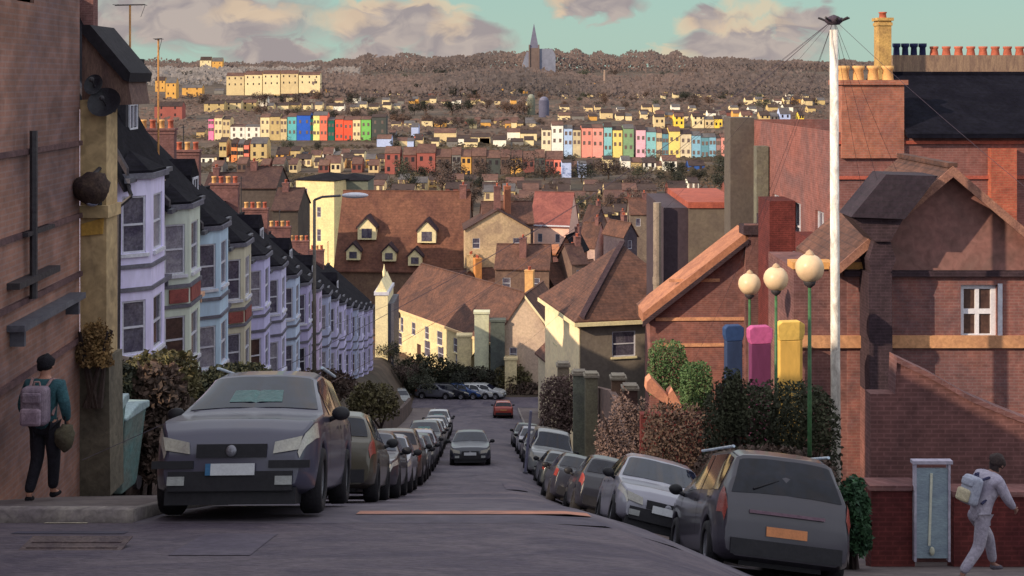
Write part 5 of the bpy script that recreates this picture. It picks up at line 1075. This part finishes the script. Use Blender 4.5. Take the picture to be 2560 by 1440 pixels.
LC = ['olive brown', 'charcoal', 'silver', 'brown', 'grey', 'black', 'silver', 'ink', 'pale grey', 'white', 'grey', 'white', 'ink']
LP = {'olive brown': (92, 84, 70), 'charcoal': (60, 58, 70), 'silver': (170, 168, 182), 'brown': (96, 78, 72), 'grey': (108, 108, 120), 'black': (46, 46, 58), 'ink': (52, 52, 66), 'pale grey': (156, 158, 160), 'white': (214, 216, 220)}
for k, c in enumerate(LC):
    y = 19.3+5.6*k+(1.4 if k > 7 else 0)
    car(f'{c} car, {ordn(k)} behind the large off-road car on the left kerb', ('hatch', 'saloon', 'hatch', 'suv')[k % 4], paint(c, LP[c]), -2.42, y, 0 if k % 3 else 180)
car('dark car driving in the middle of the street', 'saloon', paint('moving slate', (66, 68, 82)), -.15, 52.5, 0, name='moving_car', group='cars driving on the street')
car('small red car with a blue window at the foot of the street', 'hatch', paint('red', (186, 62, 46)), 2.6, 108, 180, name='moving_car', group='cars driving on the street')
for k, (px, c, lab) in enumerate(((1128, 'black', 'left black car parked across the foot of the street'), (1158, 'ink blue', 'blue car parked across the foot of the street'), (1188, 'white', 'right white car parked across the foot of the street'), (1213, 'white', 'white car nearest the small red car'), (1090, 'grey', 'grey car left of the black car across the street foot'), (968, 'white', 'white car beside the end of the lilac terrace'), (1000, 'pale grey', 'pale grey car just right of the white one by the lilac terrace'))):
    yy_ = 122.5-(4 if px < 1050 else 0)
    t = car(lab, 'hatch', paint(c, {'ink blue': (60, 90, 150)}.get(c, LP.get(c, (60, 60, 70)))), 0, yy_, 75 if px > 1050 else 10, xoff=PX(px, yy_+2), group='cars parked at the foot of the street')
# ================================================================== PEOPLE
def skin(name, pts, edges, mat, parent, root, sub=2):
    names = list(pts); me = bpy.data.meshes.new(name)
    me.from_pydata([pts[n][0] for n in names], [(names.index(a), names.index(b)) for a, b in edges], [])
    me.materials.append(mat); o = bpy.data.objects.new(name, me); C.objects.link(o); o.parent = parent
    md = o.modifiers.new('skin', 'SKIN'); md.use_smooth_shade = True
    if not me.skin_vertices: me.skin_vertices.new() if hasattr(me.skin_vertices, 'new') else None
    d = me.skin_vertices[0].data
    for i, n in enumerate(names):
        r = pts[n][1]; r = r if isinstance(r, tuple) else (r, r); d[i].radius = r; d[i].use_root = (n == root)
    s = o.modifiers.new('sub', 'SUBSURF'); s.levels = s.render_levels = sub
    return o
skinm = pm('skin', (176, 128, 108), .1, 6, .6)
def chain(b, k): return [(k[i], k[i+1]) for i in range(len(k)-1)]
def person(label, loc, rotz, pose, mats, group=None, hat=False, hairlong=False):
    """local frame: the figure faces +y; pose gives joint positions"""
    t = thing('person', label, 'person', loc, rotz, group); p = pose
    J = {k: Vector(v) for k, v in p.items()}
    # body: one continuous surface
    B = {'pelvis': (J['pelvis'], (.13, .10)), 'waist': (J['waist'], (.125, .095)), 'chest': (J['chest'], (.155, .11)), 'collar': (J['collar'], (.09, .075)), 'neck': (J['neck'], .052), 'head': (J['head'], (.075, .085)), 'crown': (J['crown'], (.07, .08))}
    E = [('pelvis', 'waist'), ('waist', 'chest'), ('chest', 'collar'), ('collar', 'neck'), ('neck', 'head'), ('head', 'crown')]
    for s in 'lr':
        for n, r in (('sh', .062), ('el', .042), ('wr', .028), ('hip', .085), ('kn', .058), ('an', .038), ('toe', .032)): B[n+s] = (J[n+s], r)
        E += [('collar', 'sh'+s), ('sh'+s, 'el'+s), ('el'+s, 'wr'+s), ('pelvis', 'hip'+s), ('hip'+s, 'kn'+s), ('kn'+s, 'an'+s), ('an'+s, 'toe'+s)]
        # palm and five fingers
        w = J['wr'+s]; dr = (w-J['el'+s]).normalized(); sd = Vector((1 if s == 'r' else -1, 0, 0)); fwd = dr.cross(sd).normalized(); fwd = fwd if fwd.y > 0 else -fwd
        pc = w+dr*.045; B['palm'+s] = (pc, (.022, .034)); E.append(('wr'+s, 'palm'+s))
    skin('body', B, E, mats['skin'], t, 'pelvis')
    hd = J['head']; fw = Vector((0, 1, 0))
    for s in 'lr':
        w = J['wr'+s]; dr = (w-J['el'+s]).normalized(); sd = Vector((1 if s == 'r' else -1, 0, 0)); fwd = dr.cross(sd).normalized(); fwd = fwd if fwd.y > 0 else -fwd; ins = -sd
        F_ = {}; FE = []; F_['w'] = (w+dr*.02, .020); F_['p'] = (w+dr*.06, .026); FE.append(('w', 'p'))
        for i, ln in enumerate((.068, .076, .070, .055)):
            b0 = w+dr*.088+fwd*(.030-.020*i); b1 = b0+dr*ln*.5+ins*.008; b2 = b0+dr*ln*.85+ins*.03
            F_[f'a{i}'] = (b0, .0095); F_[f'b{i}'] = (b1, .0088); F_[f'c{i}'] = (b2, .0075); FE += [('p', f'a{i}'), (f'a{i}', f'b{i}'), (f'b{i}', f'c{i}')]
        F_['t0'] = (w+dr*.045+fwd*.036, .011); F_['t1'] = (w+dr*.085+fwd*.052+ins*.012, .009); FE += [('w', 't0'), ('t0', 't1')]
        skin('hand', F_, FE, mats['skin'], t, 'w', 1)
    # coat, trousers, shoes
    CJ = {'waist0': (J['pelvis']+Vector((0, 0, -.10)), (.175, .16)), 'waist': (J['waist'], (.14, .13)), 'chest': (J['chest'], (.20, .145)), 'collar': (J['collar']+Vector((0, 0, -.02)), (.135, .105)), 'nk': (J['neck']+Vector((0, 0, -.02)), (.078, .078))}
    CE = [('waist0', 'waist'), ('waist', 'chest'), ('chest', 'collar'), ('collar', 'nk')]
    for s in 'lr':
        CJ['sh'+s] = (J['sh'+s], .088); CJ['el'+s] = (J['el'+s], .068); CJ['cu'+s] = (J['wr'+s]+(J['el'+s]-J['wr'+s])*.08, .05); CE += [('collar', 'sh'+s), ('sh'+s, 'el'+s), ('el'+s, 'cu'+s)]
    skin('jacket', CJ, CE, mats['coat'], t, 'waist0')
    TJ = {'pelvis': (J['pelvis']+Vector((0, 0, -.04)), (.11, .10))}; TE = []
    for s in 'lr':
        TJ['hip'+s] = (J['hip'+s], .112); TJ['kn'+s] = (J['kn'+s], .082); TJ['an'+s] = (J['an'+s]+Vector((0, 0, .03)), .064); TE += [('pelvis', 'hip'+s), ('hip'+s, 'kn'+s), ('kn'+s, 'an'+s)]
        a = J['an'+s]; q = (J['toe'+s]-a); q.z = 0; q.normalize()
        skin('shoe', {'h': (a-q*.04+Vector((0, 0, -.02)), .048), 'm': (a+q*.08+Vector((0, 0, -.045)), (.045, .036)), 't': (J['toe'+s]+q*.03, (.042, .028))}, [('h', 'm'), ('m', 't')], mats['shoe'], t, 'h', 2)
    skin('trousers', TJ, TE, mats['trousers'], t, 'pelvis')
    # face and hair
    hc = (J['head']+J['crown'])/2
    for s in (-1, 1):
        MB().ball(hc+Vector((s*.032, .088, .0)), .013, n=8).build('eye', pm('eye', (60, 50, 46), .1, 5, .3), t, True)
        MB().ball(hc+Vector((s*.083, .0, -.012)), .03, (.35, .6, 1), n=8).build('ear', mats['skin'], t, True)
    MB().add([hc+Vector(v) for v in ((-.012, .084, .012), (.012, .084, .012), (.018, .085, -.035), (-.018, .085, -.035), (0, .118, -.03))], [(0, 1, 4), (1, 2, 4), (2, 3, 4), (3, 0, 4)]).build('nose', mats['skin'], t)
    MB().ball(hc+Vector((0, .084, -.062)), .024, (1, .35, .3), n=8).build('mouth', pm('lips', (140, 84, 76), .1, 5), t, True)
    h = MB().ball(hc+Vector((0, -.012, .028)), .112, (.92, 1.02, .98), wob=.22, n=18)
    h.v = [v for v in h.v]; h.build('beanie' if hat else 'hair', mats['hair'], t, True)
    if hairlong: MB().ball(hc+Vector((0, -.07, -.06)), .085, (.9, .6, 1.2), wob=.3).build('hair', mats['hair'], t, True)
    return t
def backpack(t, label, cen, mats, tilt=0, s=1.0, name='backpack', group='backpacks'):
    w = thing(name, label, 'backpack', cen, t.rotation_euler.z)
    M = Matrix.Rotation(tilt, 4, 'X') @ Matrix.Scale(s, 4)
    b = MB().box(-.16, .16, -.20, 0, -.26, .2, M).build('main_pocket', mats[0], w, bevel=.06); b.modifiers[0].segments = 4
    f = MB().box(-.13, .13, -.27, -.19, -.24, -.03, M).build('front_pocket', mats[1], w, bevel=.04)
    f = MB().box(-.12, .12, -.235, -.18, .02, .15, M).build('front_pocket', mats[0], w, bevel=.03)
    for q in (-1, 1):
        MB().path([M @ Vector(v) for v in ((q*.10, -.02, .18), (q*.12, .08, .25), (q*.13, .22, .2), (q*.13, .25, .02), (q*.14, .05, -.18))], .018, 6).build('strap', mats[2], w)
    MB().path([M @ Vector(v) for v in ((-.04, -.06, .2), (-.03, -.06, .245), (.03, -.06, .245), (.04, -.06, .2))], .01).build('carry_loop', mats[2], w)
    return w
tealc = pm('teal jacket', (52, 88, 96), .22, 5, .9, col2=(40, 66, 76), bump=.5); blk = pm('black trousers', (36, 34, 42), .25, 5, .9, bump=.4); blkh = pm('black wool', (30, 28, 34), .3, 12, .95, bump=.6)
gx_, gy_ = PX(112, 15.0), 15.0; g = road_z(gx_, gy_)+.125
pose = dict(pelvis=(0, 0, .93), waist=(0, -.01, 1.07), chest=(0, -.01, 1.26), collar=(0, 0, 1.42), neck=(0, .01, 1.50), head=(0, .03, 1.58), crown=(0, .035, 1.68),
            shl=(-.19, 0, 1.40), ell=(-.27, -.04, 1.14), wrl=(-.22, .08, .93), shr=(.19, 0, 1.40), elr=(.27, -.03, 1.14), wrr=(.24, .09, .93),
            hipl=(-.09, 0, .88), knl=(-.10, .02, .49), anl=(-.13, -.16, .09), toel=(-.14, -.06, .03), hipr=(.09, 0, .88), knr=(.09, .06, .49), anr=(.07, .07, .08), toer=(.08, .20, .03))
mt = dict(skin=skinm, coat=tealc, trousers=blk, shoe=blkh, hair=blkh)
p1 = person('person in a teal jacket, black trousers and black beanie walking away, pink grey backpack on', (gx_, gy_, g), R(-4), pose, mt, hat=True)
backpack(p1, 'pink grey backpack worn by the person in the teal jacket', (gx_-.01, gy_-.15, g+1.24), (pm('pink grey pack', (132, 116, 128), .2, 6, .9, bump=.4), pm('mauve pocket', (150, 130, 142), .2, 6, .9), pm('pink strap', (150, 120, 118), .2, 6)))
bagt = thing('shoulder_bag', 'olive bag hanging at the right hip of the person in teal', 'bag', (gx_+.27, gy_-.05, g+.78))
MB().ball((0, 0, 0), .14, (.9, .6, 1.1), wob=.35).build('pouch', pm('olive bag cloth', (88, 82, 66), .25, 6, .9), bagt, True)
MB().path([(0, 0, .14), (-.02, .02, .3), (-.06, .05, .6)], .012).build('strap', blkh, bagt)
# striding figure at lower right, walking to the left with a pack
d = 16.9; gx_ = PX(2444, d); g = PZ(1446, d)
pose = dict(pelvis=(0, .02, .88), waist=(0, .07, 1.01), chest=(0, .15, 1.20), collar=(0, .22, 1.36), neck=(0, .28, 1.42), head=(0, .34, 1.49), crown=(0, .37, 1.58),
            shl=(-.18, .20, 1.34), ell=(-.24, .05, 1.10), wrl=(-.21, .22, .92), shr=(.18, .20, 1.34), elr=(.25, .30, 1.10), wrr=(.19, .46, .96),
            hipl=(-.08, .02, .84), knl=(-.09, .28, .50), anl=(-.10, .36, .10), toel=(-.10, .49, .04), hipr=(.08, .02, .84), knr=(.09, -.06, .46), anr=(.09, -.36, .12), toer=(.09, -.25, .03))
gc = pm('grey mauve coat', (168, 162, 176), .18, 5, .9, bump=.4); gt = pm('grey trousers', (158, 152, 164), .18, 5, .9, bump=.4)
p2 = person('person in pale grey clothes striding away to the right beside the garden gate', (gx_, d, g), R(-68), pose, dict(skin=pm('shaded skin', (140, 104, 92), .1, 5), coat=gc, trousers=gt, shoe=pm('grey shoe', (88, 82, 90), .2, 5), hair=pm('dark brown hair', (62, 50, 48), .3, 10)), hairlong=True)
q = Matrix.Rotation(R(-68), 4, 'Z') @ Vector((0, -.03, 1.22))
backpack(p2, 'small pale backpack with yellow edge on the striding grey person', (gx_+q.x, d+q.y, g+q.z), (pm('pale pack', (158, 162, 176), .15, 5, .8), pm('cream pocket', (176, 166, 140), .15, 5), pm('navy strap', (54, 54, 84), .15, 5)), tilt=R(-20), s=.85)
# bollard-like bits on the left pavement and kerbside
t = thing('drain_cover', 'rusty drain cover in the near left road', 'drain cover', (PX(180, 10.9), 10.9, road_z(PX(180, 10.9), 10.9)+.006))
MB().box(-.45, .45, -.28, .28, 0, .012).box(-.40, .40, -.02, .02, .012, .02).box(-.40, .40, -.14, -.11, .012, .02).box(-.40, .40, .11, .14, .012, .02).build('cover', pm('rusty iron', (96, 82, 80), .3, 6, .7), t)
# distant pedestrian shapes are absent in the street; a pale road sign post stands on the right kerb
t = thing('sign_post', 'grey sign post on the right kerb beyond the black cars', 'post', (PX(1312, 50), 50, GY(50, 2.6)+.01))
MB().tube((0, 0, 0), (.25, 0, 2.7), .06, n=10).build('post', pm('grey post', (120, 120, 140), .15, 3), t); MB().tube((0, 0, 0), (.02, 0, .25), .12, .1, n=10).build('base', lead, t)
